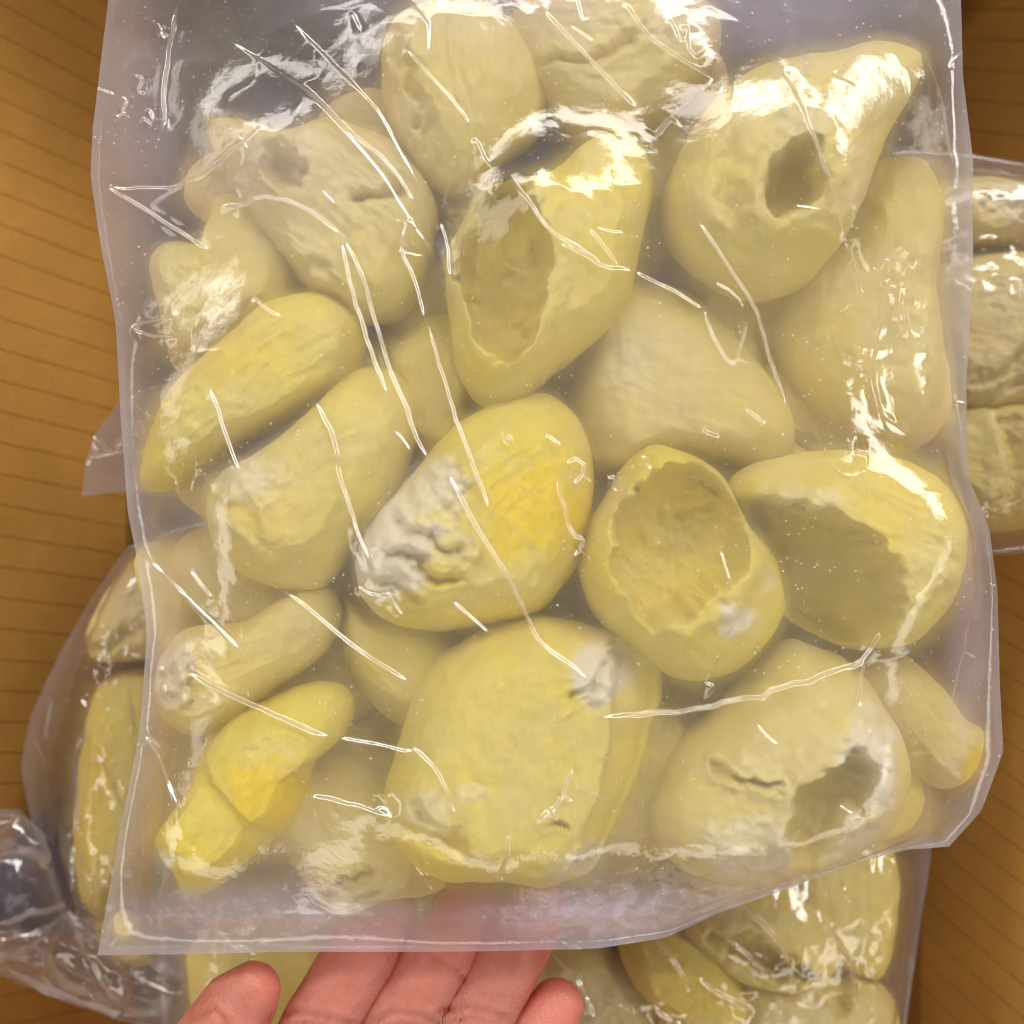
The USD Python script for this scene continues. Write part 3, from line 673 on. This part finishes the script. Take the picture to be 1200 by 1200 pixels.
def make_bag(name, label, cat, sides, zk, z_edge, verts, mats, res=(420, 420), creases=(), sag=4e-6, crumple=0.00022, extra_frost=None, edge_haze=0.10, seed_=3, rnd=60, step=0.0011, group=None, post=None, close=0, sm=2.6, haze_at=()):
    k = TAN * (CAM_Z - z_edge) / 600.0
    W = lambda s: np.c_[(np.asarray(s, float)[:, 0] - 600) * k, (600 - np.asarray(s, float)[:, 1]) * k]  # noqa: E731
    tp, rt, bt, lf = (W(s) for s in sides)
    poly = np.vstack([tp, rt[1:], bt[::-1][1:], lf[::-1][1:-1]])
    x0, y0 = poly.min(0) - 0.008
    x1, y1 = poly.max(0) + 0.008
    ctr = poly.mean(0)
    bag = thing(name, label, cat, group, loc=(ctr[0], ctr[1], z_edge))
    rg = np.random.default_rng(seed_)
    for front in (True, False):
        nu, nv = res if front else (res[0] // 3, res[1] // 3)
        S = coons(tp, rt, bt, lf, nu, nv)
        xy = S.reshape(-1, 2)
        z = drape(verts, x0, x1, y0, y1, step, z_edge, poly, sag, 1 if front else -1, close=close, sm=sm)
        zz = ndimage.map_coordinates(z, [(xy[:, 0] - x0) / step, (xy[:, 1] - y0) / step], order=1, mode="nearest")
        U, V = np.meshgrid(np.linspace(0, 1, nu), np.linspace(0, 1, nv), indexing="ij")
        wx, wy = np.linalg.norm(tp[-1] - tp[0]), np.linalg.norm(lf[-1] - lf[0])
        e = np.minimum(np.minimum(U, 1 - U) * wx, np.minimum(V, 1 - V) * wy).ravel()     # metres from the edge
        ef = np.clip(e / 0.012, 0, 1)
        zz = z_edge + (zz - z_edge) * sstep(0.0, 0.011, e)
        p3 = np.c_[xy, np.full(len(xy), seed_ * 1.0)]
        ridged = 1 - 2 * np.abs(fbm(p3 * 75, 3, seed_ + 2) - 0.5) * 2
        zz += (1 if front else -1) * ef * crumple * (0.8 * (fbm(p3 * 200, 2, seed_) - 0.5) + 1.5 * np.clip(ridged - 0.55, 0, 1) ** 1.5)
        zz += 0.0022 * (fbm(np.c_[xy * 28, np.zeros(len(xy))], 2, seed_ + 5) - 0.5) * np.clip(1 - e / 0.02, 0, 1)     # the edge waves too
        if front:
            lines = list(creases)
            for _ in range(rnd):
                c = np.array([rg.uniform(poly[:, 0].min(), poly[:, 0].max()), rg.uniform(poly[:, 1].min(), poly[:, 1].max())])
                ang = rg.choice([-1.15, -0.7, 0.1, -0.3, 1.2]) + rg.normal(0, 0.3)
                ln = rg.uniform(0.002, 0.009)
                bend = rg.normal(0, 0.5)
                tt = np.linspace(-0.5, 0.5, 5)
                pt = c + ln * np.c_[tt * math.cos(ang) - bend * tt**2 * math.sin(ang), tt * math.sin(ang) + bend * tt**2 * math.cos(ang)]
                kk = TAN * (CAM_Z - zk) / 600.0
                lines.append((np.c_[pt[:, 0] / kk + 600, 600 - pt[:, 1] / kk], rg.uniform(0.15, 0.5), rg.uniform(0.45, 0.9)))
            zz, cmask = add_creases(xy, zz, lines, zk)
        if post is not None:
            zz = post(xy, zz, front, e)
        col = np.zeros((len(xy), 3))
        col[:, 1] = edge_haze * np.clip(1 - e / 0.010, 0, 1) * 0.6  # lavender sheen painted along the rim
        if front:
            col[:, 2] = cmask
        if extra_frost is not None:
            for x, y, rx, ry, a in extra_frost:
                kk = TAN * (CAM_Z - zk) / 600.0
                dd = np.hypot((xy[:, 0] - (x - 600) * kk) / (rx * kk), (xy[:, 1] - (600 - y) * kk) / (ry * kk))
                col[:, 0] = np.maximum(col[:, 0], a * sstep(1.2, 0.2, dd))
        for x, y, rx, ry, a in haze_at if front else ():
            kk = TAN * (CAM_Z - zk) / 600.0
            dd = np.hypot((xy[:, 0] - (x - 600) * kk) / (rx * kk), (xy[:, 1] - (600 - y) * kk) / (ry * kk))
            col[:, 1] = np.maximum(col[:, 1], a * sstep(1.2, 0.1, dd + 0.5 * (fbm(p3 * 60, 3, 77) - 0.5)))  # painted patches of reflection and fog, mixed in as film colour
        part("front_film" if front else "back_film", np.c_[xy, zz], grid_faces(nu, nv), mats[0] if front else mats[1], bag, colors=col)
    return bag


C = [
    ([(348, 85), (380, 118), (410, 150), (450, 180), (480, 220), (486, 242)], 1.0, 0.9), ([(486, 245), (467, 270), (465, 285), (480, 310), (495, 355), (497, 375)], 0.8, 0.8),
    ([(250, 231), (285, 228), (320, 225), (350, 235), (375, 252), (397, 270)], 1.2, 1.2), ([(397, 270), (402, 300), (412, 345), (425, 385), (445, 440), (455, 465)], 1.0, 0.9),
    ([(397, 268), (420, 310), (432, 345), (440, 385), (460, 440), (485, 500), (502, 543)], 1.1, 0.9), ([(497, 370), (515, 430), (535, 490), (555, 550), (575, 600)], 0.9, 0.8),
    ([(525, 550), (560, 620), (590, 665), (615, 710), (630, 750), (670, 775), (695, 800)], 1.0, 0.9), ([(475, 50), (500, 80), (535, 115), (550, 140)], 0.9, 0.8), ([(556, 155), (575, 195)], 0.7, 0.8),
    ([(515, 255), (525, 290), (527, 325)], 0.8, 0.8), ([(597, 208), (625, 250), (640, 275), (665, 290), (700, 318), (742, 322)], 1.1, 1.0), ([(660, 285), (690, 300), (705, 318)], 0.9, 0.9), ([(690, 275), (712, 300), (722, 315)], 0.9, 0.9), ([(655, 292), (672, 300), (688, 312), (700, 305)], 0.8, 0.7),
    ([(742, 322), (790, 345), (820, 365)], 0.8, 0.8), ([(822, 365), (830, 395), (850, 430), (858, 438), (866, 412), (872, 380)], 0.9, 0.8), ([(835, 335), (860, 345), (868, 365)], 0.7, 0.7),
    ([(905, 60), (930, 120), (950, 180), (980, 250), (992, 285)], 1.4, 1.2), ([(992, 285), (1005, 330), (1020, 380), (1030, 400), (1025, 440), (1037, 505)], 1.0, 0.9), ([(990, 285), (1000, 310), (1008, 345)], 0.8, 0.7), ([(1010, 310), (1030, 340), (1040, 375), (1030, 395)], 0.7, 0.7),
    ([(815, 262), (850, 315), (870, 345), (885, 370), (895, 410), (905, 440), (918, 480)], 1.2, 1.0), ([(738, -10), (760, 30), (800, 60), (838, 88)], 1.5, 1.3), ([(812, 18), (808, 50), (820, 62)], 0.9, 0.9), ([(790, 10), (800, 40)], 0.8, 0.9),
    ([(640, 0), (680, 45), (720, 90), (745, 120)], 0.8, 0.9), ([(192, -20), (180, 35), (176, 80), (172, 140)], 1.4, 1.1), ([(150, 68), (143, 88)], 0.9, 0.8), ([(150, 118), (168, 138), (160, 108)], 0.9, 0.8), ([(132, 95), (120, 120)], 0.7, 0.7),
    ([(108, 205), (150, 228), (190, 255), (235, 285)], 1.2, 0.9), ([(110, 204), (155, 208), (200, 203)], 0.6, 0.8), ([(155, 230), (205, 200), (260, 170), (300, 140)], 1.0, 2.0), ([(135, 375), (160, 370), (190, 366)], 0.9, 0.9), ([(135, 376), (165, 388), (200, 392)], 0.7, 0.8),
    ([(243, 450), (260, 490), (268, 520), (283, 560)], 0.9, 0.8), ([(368, 468), (378, 482), (395, 515), (400, 560), (420, 620), (442, 672)], 1.0, 0.9), ([(330, 690), (350, 702), (385, 730), (420, 760), (470, 790), (485, 798)], 1.1, 0.9), ([(455, 690), (475, 720)], 0.8, 0.8), ([(420, 685), (440, 700), (465, 695)], 0.8, 0.8),
    ([(215, 790), (260, 810), (310, 830), (360, 850), (395, 862)], 1.2, 1.0), ([(395, 862), (440, 870), (490, 875)], 0.7, 0.8), ([(482, 868), (505, 885), (522, 905), (526, 930), (538, 950)], 1.0, 0.9), ([(440, 945), (455, 938), (462, 955)], 0.9, 0.9),
    ([(360, 930), (400, 935), (440, 945), (465, 955)], 1.3, 2.2), ([(690, 838), (760, 832), (800, 828), (850, 820), (900, 805), (950, 790), (1005, 770)], 1.6, 1.5), ([(985, 782), (1005, 770), (1012, 752), (1022, 738)], 1.0, 0.9), ([(1005, 772), (1002, 795), (995, 822)], 1.0, 0.9),
    ([(672, 893), (655, 925), (625, 962)], 1.0, 0.8), ([(595, 968), (598, 990), (580, 1030)], 1.0, 0.8), ([(218, 668), (235, 690), (247, 702)], 1.2, 1.0), ([(150, 650), (200, 690), (260, 740), (290, 770)], 0.7, 1.6),
    ([(1132, 545), (1150, 640), (1140, 720), (1128, 810), (1118, 860)], 1.1, 1.8), ([(652, 560), (660, 600), (672, 635), (692, 628), (668, 655)], 1.1, 1.0), ([(660, 545), (680, 530), (690, 545), (670, 570)], 0.9, 0.8), ([(640, 510), (655, 522)], 0.8, 0.7), ([(590, 520), (600, 512)], 0.8, 0.7),
    ([(768, 160), (788, 135)], 1.0, 1.0), ([(1040, 300), (1072, 298), (1078, 310)], 1.0, 0.9), ([(1060, 325), (1056, 350), (1062, 372)], 1.0, 0.9), ([(1075, 335), (1066, 365), (1076, 392)], 1.0, 0.9), ([(1090, 55), (1118, 100), (1136, 180)], 1.2, 2.0), ([(1030, 310), (1042, 330)], 0.8, 0.7),
    ([(150, 870), (190, 905), (215, 950)], 0.7, 1.4), ([(155, 880), (165, 876), (178, 884)], 1.1, 0.9), ([(995, 530), (1012, 533)], 1.1, 1.2), ([(710, 562), (722, 552), (716, 575)], 1.0, 0.9), ([(755, 535), (758, 550)], 0.9, 0.8), ([(820, 795), (832, 800)], 1.0, 1.0), ([(530, 700), (575, 740)], 0.6, 1.2),
    ([(870, 480), (892, 498)], 1.0, 1.0), ([(820, 505), (840, 512)], 1.0, 1.0), ([(640, 955), (650, 940)], 0.8, 0.7), ([(500, 85), (505, 20), (470, -20)], 0.6, 2.0), ([(250, 20), (350, 90), (440, 190), (510, 300)], 0.5, 2.6), ([(330, 0), (440, 120), (500, 230)], 0.5, 2.2),
]
held_sides = (
    [(128, -130), (400, -130), (700, -130), (1126, -130)],
    [(1126, -130), (1125, 0), (1127, 90), (1139, 185), (1139, 300), (1131, 450), (1136, 560), (1160, 620), (1170, 690), (1172, 800), (1176, 880), (1150, 950), (1112, 992)],
    [(115, 1119), (300, 1116), (500, 1116), (700, 1111), (780, 1098), (840, 1070), (920, 1042), (1000, 1012), (1060, 996), (1112, 992)],
    [(128, -130), (127, 0), (109, 150), (107, 205), (119, 290), (135, 375), (141, 480), (150, 600), (160, 650), (172, 740), (163, 860), (140, 980), (115, 1119)],
)
make_bag("plastic_bag", "clear crinkled plastic bag of yellow fruit pieces lifted out on the hand", "plastic bag", held_sides, 0.018, 0.007, held, ("held_bag_film", "held_bag_back_film"), res=(680, 740), creases=C,
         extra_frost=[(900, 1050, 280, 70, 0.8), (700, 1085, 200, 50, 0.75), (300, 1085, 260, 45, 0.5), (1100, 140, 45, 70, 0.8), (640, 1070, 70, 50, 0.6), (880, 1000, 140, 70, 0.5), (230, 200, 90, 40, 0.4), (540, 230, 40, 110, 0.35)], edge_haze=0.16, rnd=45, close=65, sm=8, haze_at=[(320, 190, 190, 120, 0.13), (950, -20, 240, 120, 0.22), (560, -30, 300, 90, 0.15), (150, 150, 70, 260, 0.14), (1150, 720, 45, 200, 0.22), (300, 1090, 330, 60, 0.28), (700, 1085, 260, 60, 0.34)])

# ------------------------------------------------------------------ the bags left in the box
low = []
G2 = "fruit pieces in the bag at the bottom of the box"
zl = -0.088
fruit([(600, 1120), (650, 1100), (720, 1130), (770, 1190), (740, 1260), (640, 1260), (600, 1200)], zl, 0.02, 0.02, "cream piece in the lower bag just right of the little finger", tone=0.2, frost=[(700, 1170, 60, 60, 0.4)], bag=low)
fruit([(730, 1110), (790, 1098), (850, 1130), (880, 1180), (850, 1230), (790, 1210), (745, 1160)], zl + 0.004, 0.02, 0.02, "yellow piece in the lower bag under the frosted bottom edge", tone=0.75, ripe=[(790, 1150, 60, 40, 0.4)], bag=low)
fruit([(800, 1080), (870, 1040), (950, 1055), (990, 1100), (970, 1150), (890, 1160), (830, 1130)], zl + 0.004, 0.02, 0.02, "hollowed piece in the lower bag beneath its curved bright creases", tone=0.5, cav=[([(820, 1090), (870, 1075), (930, 1110), (960, 1140), (900, 1150), (840, 1120)], 0.010, 20, 0.001)], bag=low)
fruit([(915, 1010), (990, 980), (1048, 1000), (1052, 1080), (1030, 1150), (975, 1130), (935, 1080)], zl - 0.004, 0.02, 0.02, "greenish yellow piece in the lower bag's right corner", tone=0.6, bag=low)
fruit([(860, 1150), (930, 1130), (1000, 1140), (1050, 1180), (1040, 1260), (940, 1290), (870, 1240)], zl, 0.02, 0.02, "pale piece with a dark dent at the photo's bottom edge right of centre", tone=0.4, cav=[([(960, 1130), (990, 1120), (1000, 1160), (970, 1180)], 0.008, 12, 0.001)], frost=[(930, 1180, 50, 40, 0.4)], bag=low)
fruit([(760, 1200), (850, 1215), (900, 1260), (880, 1330), (780, 1320), (740, 1260)], zl, 0.02, 0.02, "pale piece cut by the photo's bottom edge below the yellow one", tone=0.5, bag=low, detail=0.7)
fruit([(222, 1110), (300, 1085), (400, 1100), (420, 1170), (360, 1250), (260, 1250), (226, 1190)], zl - 0.002, 0.02, 0.02, "yellow piece in the lower bag behind the thumb", tone=0.6, ripe=[(350, 1120, 40, 30, 0.3)], bag=low)
fruit([(420, 1080), (540, 1070), (600, 1110), (590, 1200), (480, 1230), (420, 1170)], zl - 0.006, 0.02, 0.02, "piece in the lower bag hidden behind the fingers", tone=0.4, detail=0.7, bag=low)
for kx, ky in ((330, 930), (520, 960), (700, 960), (880, 930)):
    fruit([(kx - 90, ky), (kx - 40, ky - 70), (kx + 50, ky - 65), (kx + 95, ky), (kx + 45, ky + 75), (kx - 50, ky + 70)], zl - 0.012, 0.02, 0.018,
          {330: "shadowed lower-bag piece under the brightest yellow piece", 520: "shadowed lower-bag piece under the largest piece's left half", 700: "shadowed lower-bag piece under the largest piece's right half", 880: "shadowed lower-bag piece under the frosted hollow piece"}[kx], tone=0.3, detail=0.6, bag=low)
CL = [([(790, 1035), (830, 1040), (870, 1060), (905, 1090), (930, 1130)], 1.6, 1.6), ([(815, 1082), (840, 1090), (870, 1110), (900, 1140)], 1.4, 1.4), ([(760, 1100), (785, 1115), (800, 1140), (808, 1160)], 1.4, 1.3), ([(815, 1140), (840, 1160), (885, 1180)], 1.5, 1.4), ([(765, 1175), (775, 1190), (800, 1195)], 1.4, 1.3),
      ([(960, 1070), (1000, 1130), (1010, 1190)], 1.0, 1.6), ([(640, 1120), (680, 1150), (700, 1200)], 1.0, 1.2), ([(380, 1110), (400, 1140), (420, 1170)], 1.2, 1.2), ([(300, 1100), (290, 1140)], 1.2, 1.6)]
make_bag("plastic_bag", "clear bag of fruit pieces lying in the box under the hand", "plastic bag",
         ([(180, 860), (500, 850), (800, 850), (1090, 880)], [(1090, 880), (1092, 990), (1082, 1060), (1062, 1200), (1050, 1340)], [(200, 1340), (500, 1345), (800, 1345), (1050, 1340)], [(180, 860), (170, 1000), (185, 1120), (190, 1220), (200, 1340)]),
         zl + 0.02, zl, low, ("lower_bag_film", "lower_bag_film"), res=(340, 240), creases=CL, crumple=0.0007, edge_haze=0.1, seed_=11, rnd=40, close=15, sm=4, step=0.0014)

left = []
zc2 = -0.098
fruit([(100, 740), (125, 690), (160, 650), (230, 640), (260, 700), (220, 760), (150, 775), (105, 770)], zc2, 0.02, 0.02, "cream piece at the top of the left bag, beside the held bag's edge", tone=0.15, frost=[(150, 700, 40, 30, 0.4)], crack=[([(100, 760), (140, 750), (170, 735)], 0.003, 7)], bag=left)
fruit([(85, 930), (95, 860), (120, 800), (150, 790), (200, 800), (230, 900), (200, 1000), (150, 1060), (110, 1080), (85, 1020)], zc2 + 0.002, 0.02, 0.02, "long upright yellow piece in the left bag", tone=0.62, ripe=[(125, 930, 25, 80, 0.45)], steps=[([(125, 860), (115, 950), (125, 1060)], 0.005, 16)], bag=left)
fruit([(110, 1075), (160, 1060), (200, 1080), (190, 1120), (140, 1130)], zc2 - 0.004, 0.012, 0.012, "small yellow piece under the held bag's bottom left corner", tone=0.7, detail=0.6, bag=left)
fruit([(240, 780), (320, 760), (380, 820), (360, 900), (280, 910), (235, 850)], zc2 - 0.004, 0.02, 0.018, "shadowed left-bag piece behind the cream held piece", tone=0.2, detail=0.6, bag=left)
CL2 = [([(35, 830), (32, 850), (28, 880)], 1.4, 1.3), ([(160, 720), (172, 745), (165, 770)], 1.5, 1.5), ([(65, 1010), (90, 960), (85, 900), (100, 840)], 1.4, 1.6), ([(100, 900), (118, 880), (150, 950)], 1.2, 1.2), ([(90, 820), (98, 830)], 1.4, 1.6), ([(100, 1080), (110, 1040), (118, 1000)], 1.5, 1.4), ([(75, 1050), (85, 990)], 1.3, 1.3), ([(150, 790), (160, 880), (150, 960)], 0.9, 1.6)]
make_bag("plastic_bag", "clear bag of fruit pieces standing against the box's left wall behind the held bag", "plastic bag",
         ([(150, 640), (230, 610), (330, 600), (420, 620)], [(420, 620), (430, 760), (430, 900), (420, 1060)], [(70, 1075), (150, 1125), (280, 1130), (420, 1060)], [(150, 640), (108, 700), (68, 770), (35, 840), (24, 900), (38, 970), (70, 1075)]),
         zc2 + 0.02, zc2, left, ("lower_bag_film", "lower_bag_film"), res=(230, 260), creases=CL2, crumple=0.0009, edge_haze=0.12, seed_=23, rnd=25, close=15, sm=4, step=0.0014)

# the loose gathered mouth of that bag, spread over the box's lower left corner
CM = [([(22, 948), (50, 975), (68, 1030), (76, 1078)], 6, 5), ([(-10, 1005), (30, 990), (62, 1020)], 6, 6), ([(76, 1075), (40, 1105), (-10, 1120)], 6, 4), ([(76, 1080), (66, 1115), (80, 1150), (112, 1165)], 6, 4), ([(78, 1072), (110, 1105), (150, 1125), (225, 1140)], 6, 5), ([(150, 1118), (158, 1160), (140, 1195)], 5, 4), ([(-10, 1140), (60, 1150), (120, 1178), (205, 1190)], 4, 4),
      ([(200, 1110), (228, 1140), (236, 1180)], 5, 4), ([(75, 1070), (50, 1060), (10, 1075)], 5, 4), ([(78, 1070), (60, 1030), (45, 1000)], 1.2, 1.0), ([(76, 1078), (30, 1090), (0, 1095)], 1.2, 1.0), ([(80, 1085), (120, 1130), (150, 1175)], 1.2, 1.0), ([(60, 1130), (70, 1160)], 1.2, 1.0), ([(100, 1100), (160, 1140), (230, 1165)], 1.0, 1.0)]
make_bag("plastic_bag", "empty crumpled mouth end of a clear bag in the box's lower left corner", "plastic bag",
         ([(-40, 950), (20, 948), (52, 975), (78, 1068), (160, 1110), (262, 1118)], [(262, 1118), (262, 1160), (235, 1195), (215, 1215)], [(-60, 1135), (0, 1143), (60, 1165), (130, 1190), (215, 1215)], [(-40, 950), (-60, 1010), (-75, 1080), (-60, 1135)]),
         -0.085, -0.09, [], ("lower_bag_film", "lower_bag_film"), res=(260, 220), creases=CM, crumple=0.0012, edge_haze=0.15, seed_=41, rnd=14, step=0.0014, sag=-4e-5)

right = []
zr_ = -0.078
fruit([(1090, 230), (1150, 205), (1210, 215), (1280, 250), (1270, 300), (1180, 290), (1110, 280)], zr_, 0.018, 0.018, "whitish piece at the top of the right-hand bag", tone=0.15, frost=[(1180, 240, 70, 30, 0.8)], bag=right)
fruit([(1080, 330), (1140, 300), (1210, 295), (1290, 330), (1300, 430), (1230, 470), (1130, 480), (1080, 420)], zr_ + 0.002, 0.02, 0.02, "brownish furrowed piece in the right-hand bag under the whitish one", tone=0.02, crack=[([(1130, 450), (1170, 440), (1200, 410)], 0.004, 8), ([(1140, 470), (1190, 450)], 0.003, 8)], frost=[(1190, 350, 50, 40, 0.4)], bag=right)
fruit([(1090, 480), (1150, 470), (1230, 480), (1260, 550), (1200, 620), (1130, 610), (1090, 550)], zr_, 0.02, 0.02, "yellowish ribbed piece at the foot of the right-hand bag", tone=0.4, crack=[([(1160, 480), (1175, 540), (1165, 600)], 0.003, 9)], bag=right)
make_bag("plastic_bag", "clear bag of beige pieces at the photo's right edge behind the held bag", "plastic bag",
         ([(1040, 170), (1130, 178), (1200, 190), (1320, 205)], [(1320, 205), (1325, 350), (1320, 500), (1290, 640)], [(1040, 640), (1120, 650), (1180, 650), (1290, 640)], [(1040, 170), (1040, 330), (1040, 500), (1040, 640)]),
         zr_ + 0.02, zr_, right, ("lower_bag_film", "lower_bag_film"), res=(200, 260), creases=[([(1150, 190), (1200, 200), (1240, 240)], 1.2, 1.4), ([(1160, 480), (1180, 560), (1170, 630)], 1.2, 1.4)], crumple=0.0008, edge_haze=0.12, seed_=57, rnd=20, close=15, sm=4, step=0.0014)
# a loose corner of clear bag poking out on the left
make_bag("plastic_bag", "small loose corner of a clear bag poking out left of the held bag", "plastic bag",
         ([(140, 470), (180, 450), (240, 450)], [(240, 450), (245, 520), (240, 590)], [(95, 582), (150, 575), (240, 590)], [(140, 470), (110, 510), (100, 545), (95, 582)]),
         -0.06, -0.06, [], ("lower_bag_film", "lower_bag_film"), res=(110, 110), creases=[([(98, 540), (130, 528), (160, 530)], 1.6, 1.2), ([(110, 510), (140, 540)], 1.2, 1.2)], crumple=0.003, edge_haze=0.12, seed_=63, rnd=10, step=0.0014)

# ------------------------------------------------------------------ the hand


def hand():
    def J(px, py, z, r):
        return np.array([*P(px, py, z)[:2], z, r])

    z0 = -0.0075
    chains = {
        "index": [J(452, 1072, z0 - 0.003, 0.0078), J(428, 1112, z0, 0.0090), J(372, 1206, z0 + 0.001, 0.0093), J(318, 1345, z0 - 0.008, 0.0100), J(250, 1560, z0 - 0.012, 0.0118)],
        "middle": [J(548, 1062, z0 - 0.004, 0.0080), J(520, 1110, z0 - 0.001, 0.0092), J(463, 1206, z0, 0.0096), J(420, 1360, z0 - 0.010, 0.0103), J(372, 1575, z0 - 0.013, 0.0120)],
        "ring": [J(628, 1062, z0 - 0.004, 0.0076), J(603, 1108, z0 - 0.001, 0.0087), J(550, 1206, z0, 0.0092), J(516, 1350, z0 - 0.008, 0.0098), J(482, 1570, z0 - 0.012, 0.0115)],
        "little": [J(652, 1178, z0 - 0.001, 0.0064), J(637, 1208, z0 + 0.001, 0.0073), J(612, 1290, z0 - 0.003, 0.0080), J(585, 1400, z0 - 0.009, 0.0086), J(566, 1560, z0 - 0.012, 0.0105)],
        "thumb": [J(296, 1160, z0 + 0.006, 0.0066), J(277, 1184, z0 + 0.006, 0.0090), J(236, 1250, z0 + 0.004, 0.0108), J(170, 1390, z0 - 0.004, 0.0115), J(170, 1640, z0 - 0.012, 0.0150)],
    }
    hulls = []
    ico = trimesh.creation.icosphere(3, 1.0).vertices

    def bone(a, b):
        hulls.append(manifold3d.Manifold.hull_points(np.vstack([ico * a[3] + a[:3], ico * b[3] + b[:3]]).astype(np.float32)))

    for ch in chains.values():
        for a, b in zip(ch[:-1], ch[1:]):
            bone(a, b)
    wr = [J(330, 1990, z0 - 0.012, 0.017), J(430, 1990, z0 - 0.012, 0.017)]
    pts = [c[-1] for k, c in chains.items()]
    allp = np.vstack([ico * a[3] + a[:3] for a in pts + wr])
    hulls.append(manifold3d.Manifold.hull_points(allp.astype(np.float32)))
    arm = [J(300, 2550, z0 - 0.004, 0.026), J(400, 2550, z0 - 0.004, 0.026)]
    hulls.append(manifold3d.Manifold.hull_points(np.vstack([ico * a[3] + a[:3] for a in wr + arm]).astype(np.float32)))
    m = manifold3d.Manifold.batch_boolean(hulls, manifold3d.OpType.Add)
    m = m.refine_to_length(0.0022)
    me = m.to_mesh()
    tm = trimesh.Trimesh(me.vert_properties[:, :3], me.tri_verts)
    tm.merge_vertices()
    trimesh.smoothing.filter_taubin(tm, lamb=0.5, nu=0.52, iterations=14)
    # finer where it is seen
    for _ in range(2):
        cen = tm.triangles_center
        sel = np.nonzero((cen[:, 1] > -0.155) & (tm.area_faces > 2.5e-7))[0]
        v, f = trimesh.remesh.subdivide(tm.vertices, tm.faces, face_index=sel)
        tm = trimesh.Trimesh(v, f)
        tm.merge_vertices()
    v, nrm = np.array(tm.vertices), np.array(tm.vertex_normals)
    pxy = np.c_[v[:, 0] / (TAN * (CAM_Z - v[:, 2]) / 600) + 600, 600 - v[:, 1] / (TAN * (CAM_Z - v[:, 2]) / 600)]
    blush, dark = np.zeros(len(v)), np.zeros(len(v))
    folds = [([(318, 1196), (345, 1186), (385, 1192), (420, 1204)], 0.0007, 4), ([(330, 1206), (372, 1197), (410, 1212)], 0.0004, 4), ([(425, 1200), (455, 1186), (490, 1190), (515, 1200)], 0.0007, 4), ([(440, 1210), (480, 1200), (505, 1208)], 0.0004, 3),
             ([(512, 1188), (545, 1180), (575, 1186), (596, 1196)], 0.0007, 4), ([(522, 1198), (560, 1192), (590, 1204)], 0.0004, 3), ([(215, 1200), (250, 1182), (262, 1196), (272, 1215)], 0.0005, 4), ([(505, 1120), (530, 1135), (545, 1150)], 0.0003, 4)]
    for line, dep, w in folds:
        d, al = dist_line(pxy, line)
        up = np.clip(nrm[:, 2] * 2, 0, 1)
        g = np.exp(-(d / w) ** 2) * np.clip(np.minimum(al, 1 - al) * 8 + 0.3, 0, 1) * up
        v = v - nrm * (dep * g)[:, None]
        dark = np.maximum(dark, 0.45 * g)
        v = v + nrm * (0.35 * dep * np.exp(-((d - 9) / 6) ** 2) * up)[:, None]
    for x, y, r, a in ((440, 1090, 60, 0.55), (535, 1080, 65, 0.8), (620, 1080, 60, 0.35), (652, 1175, 45, 0.6), (318, 1145, 40, 0.5), (395, 1150, 45, 0.2), (490, 1150, 45, 0.25)):
        blush = np.maximum(blush, a * sstep(1.3, 0.3, np.hypot(pxy[:, 0] - x, pxy[:, 1] - y) / r))
    v = v + nrm * (0.0006 * (fbm(v * 170, 3, 9) - 0.5))[:, None]
    who = thing("person", "bare left hand, palm up, holding the clear bag from below with four fingers behind it", "person", loc=P(400, 1300, z0))
    part("hand", v, np.array(tm.faces), "skin", who, colors=np.c_[blush, dark, 0 * dark])


hand()
